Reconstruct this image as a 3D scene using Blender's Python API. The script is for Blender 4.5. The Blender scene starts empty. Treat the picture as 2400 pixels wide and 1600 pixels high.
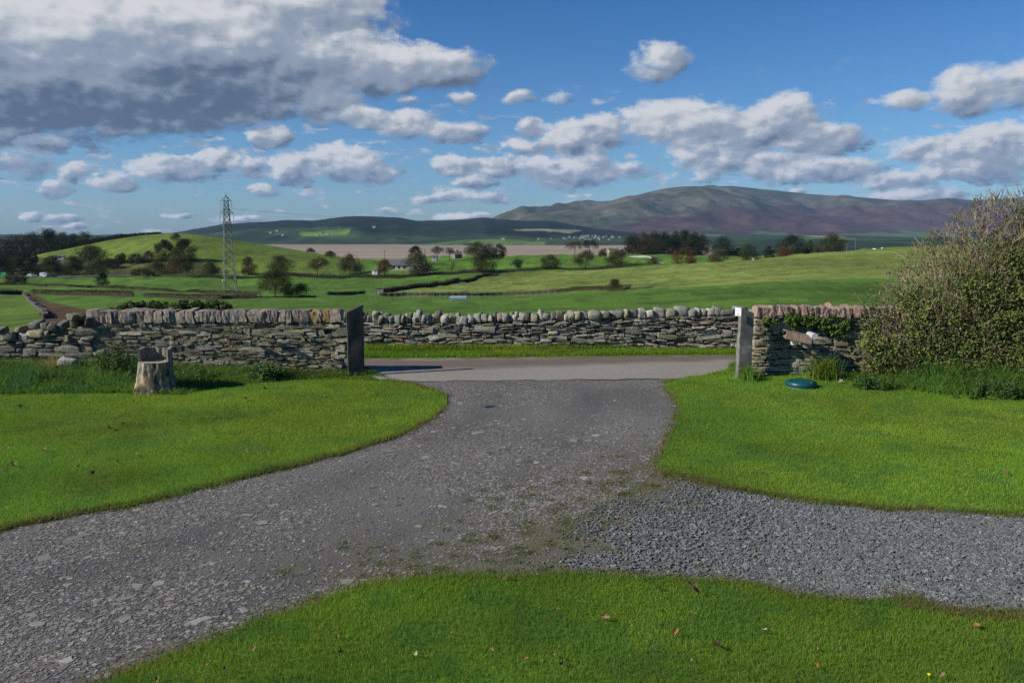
import bpy, math, random
import numpy as np
from mathutils import Vector

rng = np.random.default_rng(11)
random.seed(5)
sc = bpy.context.scene
COL = sc.collection

# ------------------------------------------------------------------ camera
F, CX, CY, HOR, H = 1884.0, 1200.0, 800.0, 548.0, 2.8      # focal length and horizon in photo pixels; eye height in metres
PITCH = math.atan((CY - HOR) / F)
SP, CP = math.sin(PITCH), math.cos(PITCH)
cam_d = bpy.data.cameras.new('camera')
cam = bpy.data.objects.new('camera', cam_d)
COL.objects.link(cam)
cam.location = (0, 0, H)
cam.rotation_euler = (math.pi / 2 - PITCH, 0, 0)
cam_d.sensor_width = 36.0
cam_d.lens = F / 2400 * 36.0
cam_d.clip_start = 0.1
cam_d.clip_end = 60000
sc.camera = cam

SUN_EL, SUN_BACK = math.radians(32), math.radians(19)        # sun from the left, a little behind the camera
sd = Vector((-math.cos(SUN_BACK) * math.cos(SUN_EL), -math.sin(SUN_BACK) * math.cos(SUN_EL), math.sin(SUN_EL)))
sun_d = bpy.data.lights.new('sun', 'SUN')
sun_d.energy = 4.8
sun_d.angle = math.radians(0.53)
sun_d.color = (1.0, 0.93, 0.82)
sun = bpy.data.objects.new('sun', sun_d)
COL.objects.link(sun)
sun.rotation_euler = sd.to_track_quat('Z', 'Y').to_euler()
sun.location = (-30, -10, 30)

sc.view_settings.view_transform = 'Standard'
sc.view_settings.look = 'None'
sc.view_settings.exposure = 0.38
sc.view_settings.gamma = 1.0
sc.cycles.max_bounces = 6
sc.cycles.diffuse_bounces = 3
sc.cycles.glossy_bounces = 2
sc.cycles.transmission_bounces = 3
sc.cycles.volume_bounces = 0
sc.cycles.use_denoising = True
sc.cycles.use_adaptive_sampling = True
sc.cycles.adaptive_threshold = 0.012
HAZE = 2.8e-5                                              # density of the air, per metre


def ray(px, py):
    u = (np.asarray(px, float) - CX) / F
    v = (CY - np.asarray(py, float)) / F
    return u, CP + v * SP, -SP + v * CP


def at(px, py, Y):
    dx, dy, dz = ray(px, py)
    t = np.asarray(Y, float) / dy
    return np.stack(np.broadcast_arrays(dx * t, dy * t, H + dz * t), -1)


def gnd(px, py, z=0.0):
    dx, dy, dz = ray(px, py)
    t = (z - H) / dz
    return np.stack(np.broadcast_arrays(dx * t, dy * t, H + dz * t), -1)


def proj(P):
    P = np.asarray(P, float)
    x, y, z = P[..., 0], P[..., 1], P[..., 2] - H
    d = np.maximum(y * CP - z * SP, 1e-3)
    return CX + F * x / d, CY - F * (y * SP + z * CP) / d


# ------------------------------------------------------------------ world: sky with clouds
W = bpy.data.worlds.new('World')
sc.world = W
W.use_nodes = True
W.cycles.sampling_method = 'MANUAL'
W.cycles.sample_map_resolution = 512


class NT:
    def __init__(s, tree):
        s.t = tree
        s.t.nodes.clear()

    def n(s, typ, **kw):
        nd = s.t.nodes.new(typ)
        for k, v in kw.items():
            setattr(nd, k, v)
        return nd

    def put(s, sock, v):
        if v is None:
            return
        if isinstance(v, bpy.types.NodeSocket):
            s.t.links.new(v, sock)
        else:
            sock.default_value = v

    def m(s, op, a, b=None, c=None, clamp=False):
        nd = s.n('ShaderNodeMath', operation=op, use_clamp=clamp)
        for i, v in enumerate((a, b, c)):
            s.put(nd.inputs[i], v)
        return nd.outputs[0]

    def vm(s, op, a, b=None, c=None, out=0):
        nd = s.n('ShaderNodeVectorMath', operation=op)
        for i, v in enumerate((a, b, c)):
            s.put(nd.inputs[i], v)
        return nd.outputs[out]

    def noise(s, vec, scale, detail=4, rough=0.55, out='Fac', dist=0.0):
        nd = s.n('ShaderNodeTexNoise')
        s.put(nd.inputs['Vector'], vec)
        s.put(nd.inputs['Scale'], scale)
        nd.inputs['Detail'].default_value = detail
        nd.inputs['Roughness'].default_value = rough
        nd.inputs['Distortion'].default_value = dist
        return nd.outputs[out]

    def ramp(s, v, a, b, lo=0.0, hi=1.0, smooth=True):
        nd = s.n('ShaderNodeMapRange', interpolation_type='SMOOTHSTEP' if smooth else 'LINEAR')
        for k, x in zip((0, 1, 2, 3, 4), (v, a, b, lo, hi)):
            s.put(nd.inputs[k], x)
        return nd.outputs[0]

    def mix(s, f, a, b, blend='MIX'):
        nd = s.n('ShaderNodeMix', data_type='RGBA', blend_type=blend)
        s.put(nd.inputs[0], f)
        s.put(nd.inputs[6], a if isinstance(a, bpy.types.NodeSocket) else (*a[:3], 1))
        s.put(nd.inputs[7], b if isinstance(b, bpy.types.NodeSocket) else (*b[:3], 1))
        return nd.outputs[2]


# clouds: (photo x, photo y, half width, half height, weight), turned into azimuth / elevation of the sky
CLOUDS = [
    (120, 120, 400, 170, 1.25), (460, 90, 290, 130, 1.2), (-250, 160, 420, 180, 1.2), (330, 200, 400, 90, 1.2), (600, 160, 240, 95, 1.15),
    (830, 150, 240, 66, 1.1), (1000, 160, 150, 48, 1.0), (540, 246, 170, 42, 1.1), (180, 250, 420, 48, 1.2), (730, 30, 190, 75, .8),
    (770, 245, 90, 46, .95), (60, 282, 260, 22, .9), (275, 302, 46, 22, .9), (865, 275, 60, 30, .9), (955, 292, 80, 36, 1.0), (1060, 310, 90, 26, .85),
    (632, 318, 52, 26, 1.0), (100, 342, 62, 18, 1.0), (395, 395, 95, 30, 1.05), (505, 376, 56, 28, .95), (690, 395, 66, 40, 1.05), (805, 380, 105, 44, 1.0),
    (870, 402, 80, 30, .9), (172, 405, 42, 26, 1.0), (268, 430, 56, 23, 1.0), (132, 441, 38, 20, .95), (585, 392, 46, 26, .8), (60, 385, 90, 28, .6),
    (1062, 385, 60, 26, .95), (1150, 392, 110, 26, .85), (1115, 425, 64, 18, .95), (1265, 388, 50, 28, .9), (1365, 322, 100, 46, 1.1), (1410, 295, 64, 34, .9),
    (1245, 300, 40, 24, .8), (1235, 345, 60, 22, .8), (1345, 405, 120, 40, 1.0), (1400, 372, 38, 34, .9), (1590, 285, 150, 50, 1.05), (1835, 272, 84, 52, 1.1),
    (1740, 312, 215, 48, 1.0), (1925, 332, 110, 38, .95), (1552, 130, 58, 42, .72), (1520, 165, 50, 26, .6), (1218, 228, 44, 15, .6), (960, 232, 34, 13, .6),
    (1082, 226, 34, 15, .6), (1625, 358, 60, 30, .9), (1710, 378, 140, 30, .9), (1850, 396, 110, 34, 1.0), (1960, 400, 120, 30, .9), (2110, 425, 110, 22, .8),
    (2200, 352, 120, 36, .9), (2350, 335, 110, 46, .95), (2290, 395, 140, 34, .9), (2125, 236, 66, 24, .75), (2270, 215, 85, 52, .85), (2400, 200, 80, 50, .75),
    (2150, 462, 120, 20, .95), (1865, 452, 24, 10, .9), (76, 505, 28, 11, .95), (145, 512, 40, 10, .7), (182, 531, 30, 8, .7), (620, 446, 34, 16, .8),
    (1000, 468, 42, 14, .75), (1080, 458, 90, 16, .7), (1155, 466, 44, 14, .8), (1090, 510, 80, 12, .9), (575, 515, 60, 10, .8), (2700, 300, 260, 120, 1.1),
    (420, 505, 50, 8, .55), (910, 495, 40, 10, .5), (1660, 415, 50, 16, .6), (1480, 400, 60, 22, .6), (1310, 230, 40, 14, .45), (1420, 235, 40, 12, .4),
]
w = NT(W.node_tree)
tc = w.n('ShaderNodeTexCoord')
direc = w.vm('NORMALIZE', tc.outputs['Generated'])
sx = w.n('ShaderNodeSeparateXYZ')
w.put(sx.inputs[0], direc)
az = w.m('MULTIPLY', w.m('ARCTAN2', sx.outputs[0], sx.outputs[1]), 57.2958)
el = w.m('MULTIPLY', w.m('ARCSINE', sx.outputs[2]), 57.2958)
cb = w.n('ShaderNodeCombineXYZ')
w.put(cb.inputs[0], az)
w.put(cb.inputs[1], el)
P0 = cb.outputs[0]
# billow the outlines: warp the lookup with noise whose grain shrinks towards the horizon
# billowing noise on the sky sphere, finer towards the horizon where the clouds are farther off
el4 = w.m('ADD', w.m('MAXIMUM', el, -2.0), 4.0)
highf = w.ramp(el, 3.0, 13.0)
flat = w.vm('MULTIPLY', P0, (0.66, 1.0, 1.0))


def cnoise(offset, s_far, s_near, detail, rough, out='Fac'):
    v_ = w.vm('ADD', flat, offset)
    a_ = w.noise(v_, s_far, detail, rough, out)
    b_ = w.noise(v_, s_near, detail, rough, out)
    if out == 'Fac':
        return w.m('ADD', a_, w.m('MULTIPLY', highf, w.m('SUBTRACT', b_, a_)))
    return w.mix(highf, a_, b_)


warp = w.vm('SUBTRACT', cnoise((0, 0, 0), 0.75, 0.34, 9, 0.6, 'Color'), (0.5, 0.5, 0.5))
wamp = w.m('MULTIPLY', el4, 0.07)
wv = w.n('ShaderNodeVectorMath', operation='SCALE')
w.put(wv.inputs[0], w.vm('MULTIPLY', warp, (4.4, 2.2, 0.0)))
w.put(wv.inputs[3], wamp)
P = w.vm('ADD', wv.outputs[0], P0)
LD = (-0.45, 0.8, 0.0)
tot, totv, mx = 0.0, 0.0, 0.0
for cxp, cyp, rx, ry, wt in CLOUDS:
    dx, dy, dz = [float(q) for q in ray(cxp, cyp)]
    ln = math.sqrt(dx * dx + dy * dy + dz * dz)
    a0, e0 = math.degrees(math.atan2(dx, dy)), math.degrees(math.asin(dz / ln))
    ra, re = math.degrees(rx / F) * 1.15 / math.cos(math.radians(a0)) ** -1.2, math.degrees(ry / F) * 1.15
    s_ = w.vm('MULTIPLY_ADD', P, (1 / ra, 1 / re, 0), (-a0 / ra, -e0 / re, 0))
    r2 = w.vm('DOT_PRODUCT', s_, s_, out=1)
    f = w.m('MULTIPLY_ADD', r2, -wt, wt, clamp=True)
    v = w.vm('DOT_PRODUCT', s_, LD, out=1)
    totv = w.m('MULTIPLY_ADD', f, v, totv)
    tot = w.m('ADD', tot, f)
    mx = w.m('MAXIMUM', mx, f)
shade = w.m('DIVIDE', totv, w.m('MAXIMUM', tot, 0.05))
n1 = cnoise((5, 2, 0), 1.5, 0.8, 10, 0.62)
n3 = cnoise((9, 4, 0), 1.0, 0.5, 7, 0.50)
n3b = cnoise((8.75, 4.38, 0), 1.0, 0.5, 7, 0.50)
n2 = w.noise(w.vm('MULTIPLY', P0, (0.35, 1.3, 1)), 0.9, 7, 0.62)
bandlow = w.ramp(el, 14.0, 4.0, 0.0, 0.46)
wisps = w.m('MULTIPLY', w.ramp(n2, 0.46, 0.68), bandlow)
mx2 = w.m('MAXIMUM', mx, wisps)
dens = w.m('ADD', mx2, w.m('MULTIPLY_ADD', n1, 1.55, -0.80))
alpha = w.m('MULTIPLY', w.ramp(dens, 0.05, 0.60), w.ramp(mx2, 0.0, 0.22))
emb = w.m('MULTIPLY_ADD', w.m('SUBTRACT', n3, n3b), 1.25, w.m('MULTIPLY_ADD', n1, 0.36, -0.18))
thick = w.ramp(tot, 1.1, 3.8, 0.0, 0.47)
lit = w.m('SUBTRACT', w.m('ADD', w.m('MULTIPLY_ADD', shade, 0.82, 0.66), emb), thick, clamp=True)
crA = w.mix(w.ramp(lit, 0.0, 0.5), (0.70, 0.98, 1.50), (2.1, 2.5, 3.15))
crB = w.mix(w.ramp(lit, 0.45, 1.0), crA, (5.2, 5.25, 5.4))
sky = w.n('ShaderNodeTexSky', sky_type='NISHITA')
sky.sun_disc = False
sky.sun_elevation = SUN_EL
sky.sun_rotation = math.atan2(sd.x, sd.y)
sky.altitude = 50
sky.air_density = 1.0
sky.dust_density = 0.6
sky.ozone_density = 2.6
hs = w.n('ShaderNodeHueSaturation')
hs.inputs['Saturation'].default_value = 1.0
hs.inputs['Value'].default_value = 0.62
w.put(hs.inputs['Color'], w.mix(1.0, sky.outputs[0], w.mix(w.ramp(el, 0.0, 19.0, smooth=False), (0.78, 1.08, 1.42), (0.18, 0.64, 1.14)), 'MULTIPLY'))
skyc = w.mix(alpha, hs.outputs[0], crB)
bg = w.n('ShaderNodeBackground')
bg.inputs[1].default_value = 0.1
w.put(bg.inputs[0], skyc)
wo = w.n('ShaderNodeOutputWorld')
w.put(wo.inputs[0], bg.outputs[0])


# ------------------------------------------------------------------ helpers
def tag(o, label=None, cat=None, group=None, kind=None):
    if label:
        o['label'] = label
    if cat:
        o['category'] = cat
    if group:
        o['group'] = group
    if kind:
        o['kind'] = kind
    return o


def empty(name, loc, label=None, cat=None, group=None):
    o = bpy.data.objects.new(name, None)
    COL.objects.link(o)
    o.location = [float(c) for c in loc]
    o.empty_display_size = 0.2
    return tag(o, label, cat, group)


def mk(name, V, faces, mat, parent=None, col=None, smooth=False, origin=None):
    """one mesh object from arrays; faces = list of (n,3)/(n,4) index arrays; V in world coordinates"""
    V = np.asarray(V, np.float32).reshape(-1, 3)
    if origin is None:
        origin = np.array(parent.location) if parent is not None else np.zeros(3)
        if parent is not None and parent.parent is not None:
            origin = origin + np.array(parent.parent.location)
    origin = np.asarray(origin, float)
    me = bpy.data.meshes.new(name)
    fl = [np.asarray(f, np.int32) for f in (faces if isinstance(faces, list) else [faces]) if len(f)]
    me.vertices.add(len(V))
    me.vertices.foreach_set('co', (V - origin).astype(np.float32).ravel())
    loops = np.concatenate([f.ravel() for f in fl])
    tots = np.concatenate([np.full(len(f), f.shape[1], np.int32) for f in fl])
    starts = np.concatenate([[0], np.cumsum(tots)[:-1]]).astype(np.int32)
    me.loops.add(len(loops))
    me.loops.foreach_set('vertex_index', loops.astype(np.int32))
    me.polygons.add(len(tots))
    me.polygons.foreach_set('loop_start', starts)
    try:
        me.polygons.foreach_set('loop_total', tots)
    except Exception:
        pass
    me.polygons.foreach_set('use_smooth', np.full(len(tots), bool(smooth)))
    if col is not None:
        a = me.attributes.new('Col', 'FLOAT_COLOR', 'POINT')
        c = np.ones((len(V), 4), np.float32)
        c[:, :3] = np.clip(np.asarray(col, np.float32), 0, 1)
        a.data.foreach_set('color', c.ravel())
    me.update(calc_edges=True)
    me.materials.append(mat)
    o = bpy.data.objects.new(name, me)
    COL.objects.link(o)
    if parent is not None:
        o.parent = parent
    else:
        o.location = [float(c) for c in origin]
    return o


class MB:
    """collects small shapes into one mesh"""
    def __init__(s):
        s.V, s.T, s.Q, s.C, s.n = [], [], [], [], 0

    def add(s, V, tris=None, quads=None, col=None):
        V = np.asarray(V, float).reshape(-1, 3)
        if tris is not None and len(tris):
            s.T.append(np.asarray(tris, int) + s.n)
        if quads is not None and len(quads):
            s.Q.append(np.asarray(quads, int) + s.n)
        s.V.append(V)
        c = np.ones((len(V), 3)) * 0.5 if col is None else np.broadcast_to(np.asarray(col, float), (len(V), 3))
        s.C.append(c)
        s.n += len(V)

    def box(s, lo, hi, col=None, rz=0.0, piv=None):
        lo, hi = np.asarray(lo, float), np.asarray(hi, float)
        V = np.array([[(lo, hi)[i][0], (lo, hi)[j][1], (lo, hi)[k][2]] for i in (0, 1) for j in (0, 1) for k in (0, 1)])
        if rz:
            p = (lo + hi) / 2 if piv is None else np.asarray(piv, float)
            c, n = math.cos(rz), math.sin(rz)
            d = V - p
            V = p + np.stack([d[:, 0] * c - d[:, 1] * n, d[:, 0] * n + d[:, 1] * c, d[:, 2]], 1)
        s.add(V, quads=[[0, 1, 3, 2], [4, 6, 7, 5], [0, 4, 5, 1], [2, 3, 7, 6], [0, 2, 6, 4], [1, 5, 7, 3]], col=col)

    def tube(s, pts, rad, seg=6, col=None, cap=True):
        pts = np.asarray(pts, float)
        n = len(pts)
        rad = np.broadcast_to(np.asarray(rad, float), (n,))
        tg = np.gradient(pts, axis=0)
        tg /= np.linalg.norm(tg, axis=1)[:, None] + 1e-9
        ref = np.array([0, 0, 1.0]) if abs(tg[0][2]) < 0.9 else np.array([1.0, 0, 0])
        a = np.cross(tg, ref)
        a /= np.linalg.norm(a, axis=1)[:, None] + 1e-9
        b = np.cross(tg, a)
        th = np.linspace(0, 2 * np.pi, seg, endpoint=False)
        V = pts[:, None, :] + rad[:, None, None] * (np.cos(th)[None, :, None] * a[:, None, :] + np.sin(th)[None, :, None] * b[:, None, :])
        q = []
        for i in range(n - 1):
            for k in range(seg):
                q.append([i * seg + k, i * seg + (k + 1) % seg, (i + 1) * seg + (k + 1) % seg, (i + 1) * seg + k])
        V = V.reshape(-1, 3)
        t = []
        if cap:
            V = np.vstack([V, pts[0], pts[-1]])
            for k in range(seg):
                t.append([n * seg, (k + 1) % seg, k])
                t.append([n * seg + 1, (n - 1) * seg + k, (n - 1) * seg + (k + 1) % seg])
        s.add(V, tris=t, quads=q, col=col)

    def lathe(s, c, prof, seg=32, col=None):
        c = np.asarray(c, float)
        th = np.linspace(0, 2 * np.pi, seg, endpoint=False)
        V = np.concatenate([np.stack([c[0] + r * np.cos(th), c[1] + r * np.sin(th), np.full(seg, c[2] + z)], 1) for r, z in prof])
        q = [[i * seg + k, i * seg + (k + 1) % seg, (i + 1) * seg + (k + 1) % seg, (i + 1) * seg + k] for i in range(len(prof) - 1) for k in range(seg)]
        s.add(V, quads=q, col=col)

    def build(s, name, mat, parent=None, smooth=False, origin=None):
        fl = []
        if s.Q:
            fl.append(np.concatenate(s.Q))
        if s.T:
            fl.append(np.concatenate(s.T))
        return mk(name, np.concatenate(s.V), fl, mat, parent, np.concatenate(s.C), smooth, origin)


def inpoly(px, py, poly):
    px, py = np.asarray(px, float), np.asarray(py, float)
    r = np.zeros(px.shape, bool)
    n = len(poly)
    for i in range(n):
        x0, y0 = poly[i]
        x1, y1 = poly[(i + 1) % n]
        c = ((y0 > py) != (y1 > py)) & (px < (x1 - x0) * (py - y0) / (y1 - y0 + 1e-12) + x0)
        r ^= c
    return r


_tab = rng.random((256, 256))


def vnoise(x, y, s=1.0, seed=0):
    x, y = np.asarray(x, float) * s + seed * 17.3, np.asarray(y, float) * s + seed * 9.7
    xi, yi = np.floor(x).astype(int), np.floor(y).astype(int)
    fx, fy = x - xi, y - yi
    fx, fy = fx * fx * (3 - 2 * fx), fy * fy * (3 - 2 * fy)
    g = lambda i, j: _tab[i % 256, j % 256]
    return (g(xi, yi) * (1 - fx) + g(xi + 1, yi) * fx) * (1 - fy) + (g(xi, yi + 1) * (1 - fx) + g(xi + 1, yi + 1) * fx) * fy


def fbm(x, y, s=1.0, o=4, seed=0):
    r, a, t = 0.0, 1.0, 0.0
    for k in range(o):
        r = r + a * vnoise(x, y, s * 2 ** k, seed + k)
        t += a
        a *= 0.5
    return r / t


# ------------------------------------------------------------------ materials
def material(name, rough=0.9, amt=0.35, scale=8.0, detail=5, bump=0.0, bscale=None, trans=0.0, spec=0.25, base=None, extra=None, coord='Object', dist=0.02, stretch=None):
    m = bpy.data.materials.new(name)
    m.use_nodes = True
    t = NT(m.node_tree)
    if base is None:
        at_ = t.n('ShaderNodeAttribute', attribute_name='Col')
        c = at_.outputs['Color']
    else:
        rgb = t.n('ShaderNodeRGB')
        rgb.outputs[0].default_value = (*base, 1)
        c = rgb.outputs[0]
    vec = t.n('ShaderNodeTexCoord').outputs[coord]
    if stretch:
        vec = t.vm('MULTIPLY', vec, stretch)
    if amt > 0:
        f = t.ramp(t.noise(vec, scale, detail, 0.6), 0.28, 0.72, 1 - amt, 1 + amt)
        c = _scale(t, c, f)
    if extra:
        c = extra(t, c, vec)
    b = t.n('ShaderNodeBsdfPrincipled')
    t.put(b.inputs['Base Color'], c)
    b.inputs['Roughness'].default_value = rough
    b.inputs['Specular IOR Level'].default_value = spec
    if bump > 0:
        bn = t.n('ShaderNodeBump')
        bn.inputs['Strength'].default_value = bump
        bn.inputs['Distance'].default_value = dist
        t.put(bn.inputs['Height'], t.noise(vec, bscale or scale * 2, 6, 0.65))
        t.put(b.inputs['Normal'], bn.outputs[0])
    sh = b.outputs[0]
    if trans > 0:
        tr = t.n('ShaderNodeBsdfTranslucent')
        t.put(tr.inputs[0], c)
        mx_ = t.n('ShaderNodeMixShader')
        mx_.inputs[0].default_value = trans
        t.put(mx_.inputs[1], sh)
        t.put(mx_.inputs[2], tr.outputs[0])
        sh = mx_.outputs[0]
    o = t.n('ShaderNodeOutputMaterial')
    t.put(o.inputs[0], sh)
    return m


def _scale(t, c, f):
    nd = t.n('ShaderNodeVectorMath', operation='SCALE')
    t.put(nd.inputs[0], c)
    t.put(nd.inputs[3], f)
    return nd.outputs[0]


def lichen(t, c, vec):
    a = t.ramp(t.noise(vec, 9.0, 6, 0.65), 0.56, 0.70, 0, 0.55)
    c = t.mix(a, c, (0.30, 0.30, 0.25))
    a = t.ramp(t.noise(t.vm('ADD', vec, (7, 3, 1)), 5.0, 6, 0.6), 0.58, 0.72, 0, 0.5)
    return t.mix(a, c, (0.10, 0.115, 0.055))


M_stone = material('stone', 0.92, 0.4, 26, 6, 0.7, 45, extra=lichen, dist=0.015)
M_cope = material('sandstone', 0.93, 0.3, 30, 6, 0.8, 55, dist=0.012)
M_mortar = material('mortar', 0.95, 0.35, 14, 6, 0.9, 40, base=(0.150, 0.130, 0.095), dist=0.02)
M_core = material('wall_core', 0.95, 0.4, 12, 4, base=(0.05, 0.048, 0.04))
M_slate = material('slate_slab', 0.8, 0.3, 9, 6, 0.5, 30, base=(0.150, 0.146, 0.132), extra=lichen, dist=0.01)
M_slate_shaded = material('shaded_slate_slab', 0.8, 0.3, 9, 6, 0.5, 30, base=(0.048, 0.047, 0.043), extra=None, dist=0.01)  # slate darkened to put the left post's shade into its colour
M_grass = material('grass_blades', 0.75, 0.0, trans=0.45, spec=0.22)
M_leaf = material('leaves', 0.6, 0.0, trans=0.25, spec=0.3)
M_twig = material('twigs', 0.9, 0.0, spec=0.15)
M_crown = material('foliage', 0.85, 0.0, trans=0.15, spec=0.1)
M_bark = material('bark', 0.95, 0.45, 14, 6, 0.9, 30, base=(0.09, 0.07, 0.05), dist=0.03)
M_paint = material('painted', 0.5, 0.08, 20, 3, spec=0.4)
M_wood = material('weathered_wood', 0.9, 0.35, 20, 6, 0.6, 60, stretch=(1, 1, 0.15), dist=0.008)


def turf_extra(t, c, vec):
    f = t.ramp(t.noise(vec, 1.3, 5, 0.6), 0.3, 0.7, 0.82, 1.15)
    return _scale(t, c, f)


M_soil = material('turf', 0.95, 0.35, 55, 5, 0.8, 90, extra=turf_extra, dist=0.02)


def field_extra(t, c, vec):
    f = t.ramp(t.noise(t.vm('MULTIPLY', vec, (0.035, 0.018, 0.03)), 1.0, 7, 0.66), 0.3, 0.7, 0.70, 1.26)
    c = _scale(t, c, f)
    s = t.ramp(t.noise(t.vm('MULTIPLY', vec, (0.30, 0.11, 0.2)), 1.0, 6, 0.70), 0.47, 0.60, 0.0, 0.75)  # dark tufts and their shadows, painted as streaks into the colour
    return t.mix(s, c, _scale(t, c, 0.55))


M_field = material('pasture', 0.95, 0.2, 1.6, 6, 0.8, 1.4, extra=field_extra, dist=0.35, spec=0.1)
M_far = material('moorland', 0.95, 0.3, 0.012, 8, 0.5, 0.02, dist=14.0, spec=0.05)


def sand_extra(t, c, vec):
    f = t.ramp(t.noise(t.vm('MULTIPLY', vec, (0.0006, 0.011, 0)), 1.0, 5, 0.6), 0.42, 0.62, 0, 1)
    return t.mix(f, c, (0.20, 0.155, 0.115))


M_sand = material('tidal_sand', 0.85, 0.1, 0.02, 5, extra=sand_extra, base=(0.33, 0.255, 0.175), spec=0.2)

# ------------------------------------------------------------------ terrain beyond the road
COLS = [-1200, 0, 300, 600, 900, 1200, 1500, 1800, 2100, 2400, 3600]
ROWS = {
    55: [790, 770, 748, 738, 733, 728, 724, 716, 704, 695, 690],
    110: [750, 722, 712, 706, 703, 700, 688, 664, 645, 637, 630],
    190: [705, 684, 688, 692, 690, 688, 655, 628, 602, 592, 590],
    250: [680, 668, 671, 675, 671, 664, 632, 604, 579, 568, 566],
    340: [656, 650, 650, 648, 648, 641, 629, 610, 586, 574, 572],
    450: [632, 626, 628, 626, 613, 603, 600, 604, 586, 576, 574],
    560: [606, 600, 604, 612, 608, 598, 598, 600, 586, 576, 574],
}


def zof(py, Y):
    _, dy, dz = ray(0, py)
    return H + np.asarray(Y) * dz / dy


GP = np.arange(-1200, 3601, 8.0)
GY = np.exp(np.linspace(math.log(20.25), math.log(780), 190))
ky = [20.25, 26.0] + list(ROWS) + [660, 780]
kz = [np.full(len(GP), -0.25), np.full(len(GP), -0.45)]
for Y, r in ROWS.items():
    kz.append(zof(np.interp(GP, COLS, r), Y))
kz += [np.full(len(GP), -30.0), np.full(len(GP), -46.0)]
kz = np.array(kz)
TZ = np.array([np.interp(np.log(GY), np.log(ky), kz[:, i]) for i in range(len(GP))]).T      # [Y, px]


def blur(A, n, ax):
    k = np.hanning(2 * n + 3)[1:-1]
    k /= k.sum()
    return np.apply_along_axis(lambda v: np.convolve(np.pad(v, n, mode='edge'), k, 'valid'), ax, A)


TZ0 = TZ.copy()
TZ = blur(blur(TZ, 9, 0), 16, 1)
TZ[:14] = TZ0[:14] * np.linspace(1, 0, 14)[:, None] + TZ[:14] * np.linspace(0, 1, 14)[:, None]
TZ += ((fbm(GP[None, :] * GY[:, None] / F * 0.05, GY[:, None] * 0.05, 1.0, 3) - 0.5) * 0.012 * GY[:, None]) * (GY[:, None] > 60)


def tz(px, Y):
    px, Y = np.asarray(px, float), np.asarray(Y, float)
    i = np.clip(np.interp(np.log(Y), np.log(GY), np.arange(len(GY))), 0, len(GY) - 1.001)
    j = np.clip((px - GP[0]) / 8.0, 0, len(GP) - 1.001)
    i0, j0 = i.astype(int), j.astype(int)
    a, b = i - i0, j - j0
    return (TZ[i0, j0] * (1 - b) + TZ[i0, j0 + 1] * b) * (1 - a) + (TZ[i0 + 1, j0] * (1 - b) + TZ[i0 + 1, j0 + 1] * b) * a


def pyof(z, Y):
    d = Y * CP - (z - H) * SP
    return CY - F * (Y * SP + (z - H) * CP) / d


def terr(px, py):
    """distance at which the pasture is seen at this photo position"""
    Ys = GY[20:]
    pys = pyof(tz(np.full(len(Ys), px), Ys), Ys)
    k = np.where(pys <= py)[0]
    return float(Ys[k[0]]) if len(k) else 560.0


def tpt(px, Y):
    """point on the pasture in column px at distance Y"""
    z = float(tz(px, Y))
    return np.array([(px - CX) / F * (Y * CP - (z - H) * SP), Y, z])


gp, gy = np.meshgrid(GP, GY)
TV = np.stack([(gp - CX) / F * (gy * CP - (TZ - H) * SP), gy, TZ], -1)
tpx, tpy = proj(TV)
GREEN1, GREEN2, LIGHT = (0.088, 0.165, 0.024), (0.060, 0.135, 0.015), (0.160, 0.205, 0.045)
tcol = np.empty(TV.shape)
tcol[:] = GREEN1
far_side = gy > 300
tcol[far_side] = (0.094, 0.178, 0.024)


def paint(poly, c, soft=0.0):
    m = inpoly(tpx, tpy, poly)
    tcol[m] = c


paint([(890, 687), (1165, 645), (1500, 626), (2100, 575), (3600, 540), (3600, 650), (2000, 652), (1640, 671), (1490, 678), (1370, 681), (1250, 689), (1000, 691)], LIGHT)
paint([(-600, 690), (52, 690), (80, 715), (108, 745), (108, 800), (-600, 820)], (0.098, 0.165, 0.026))
paint([(52, 683), (76, 688), (112, 707), (200, 724), (230, 745), (105, 762), (88, 722)], (0.085, 0.055, 0.028))
paint([(-600, 600), (60, 606), (400, 606), (470, 630), (470, 647), (-600, 650)], (0.060, 0.075, 0.024))
tcol *= (0.9 + 0.2 * fbm(TV[..., 0], TV[..., 1], 0.03, 4))[..., None]
nY, nP = TZ.shape
idx = np.arange(nY * nP).reshape(nY, nP)
TQ = np.stack([idx[:-1, :-1], idx[:-1, 1:], idx[1:, 1:], idx[1:, :-1]], -1).reshape(-1, 4)
mk('pasture', TV.reshape(-1, 3), [TQ], M_field, col=tcol.reshape(-1, 3), smooth=True)['kind'] = 'structure'


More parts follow.
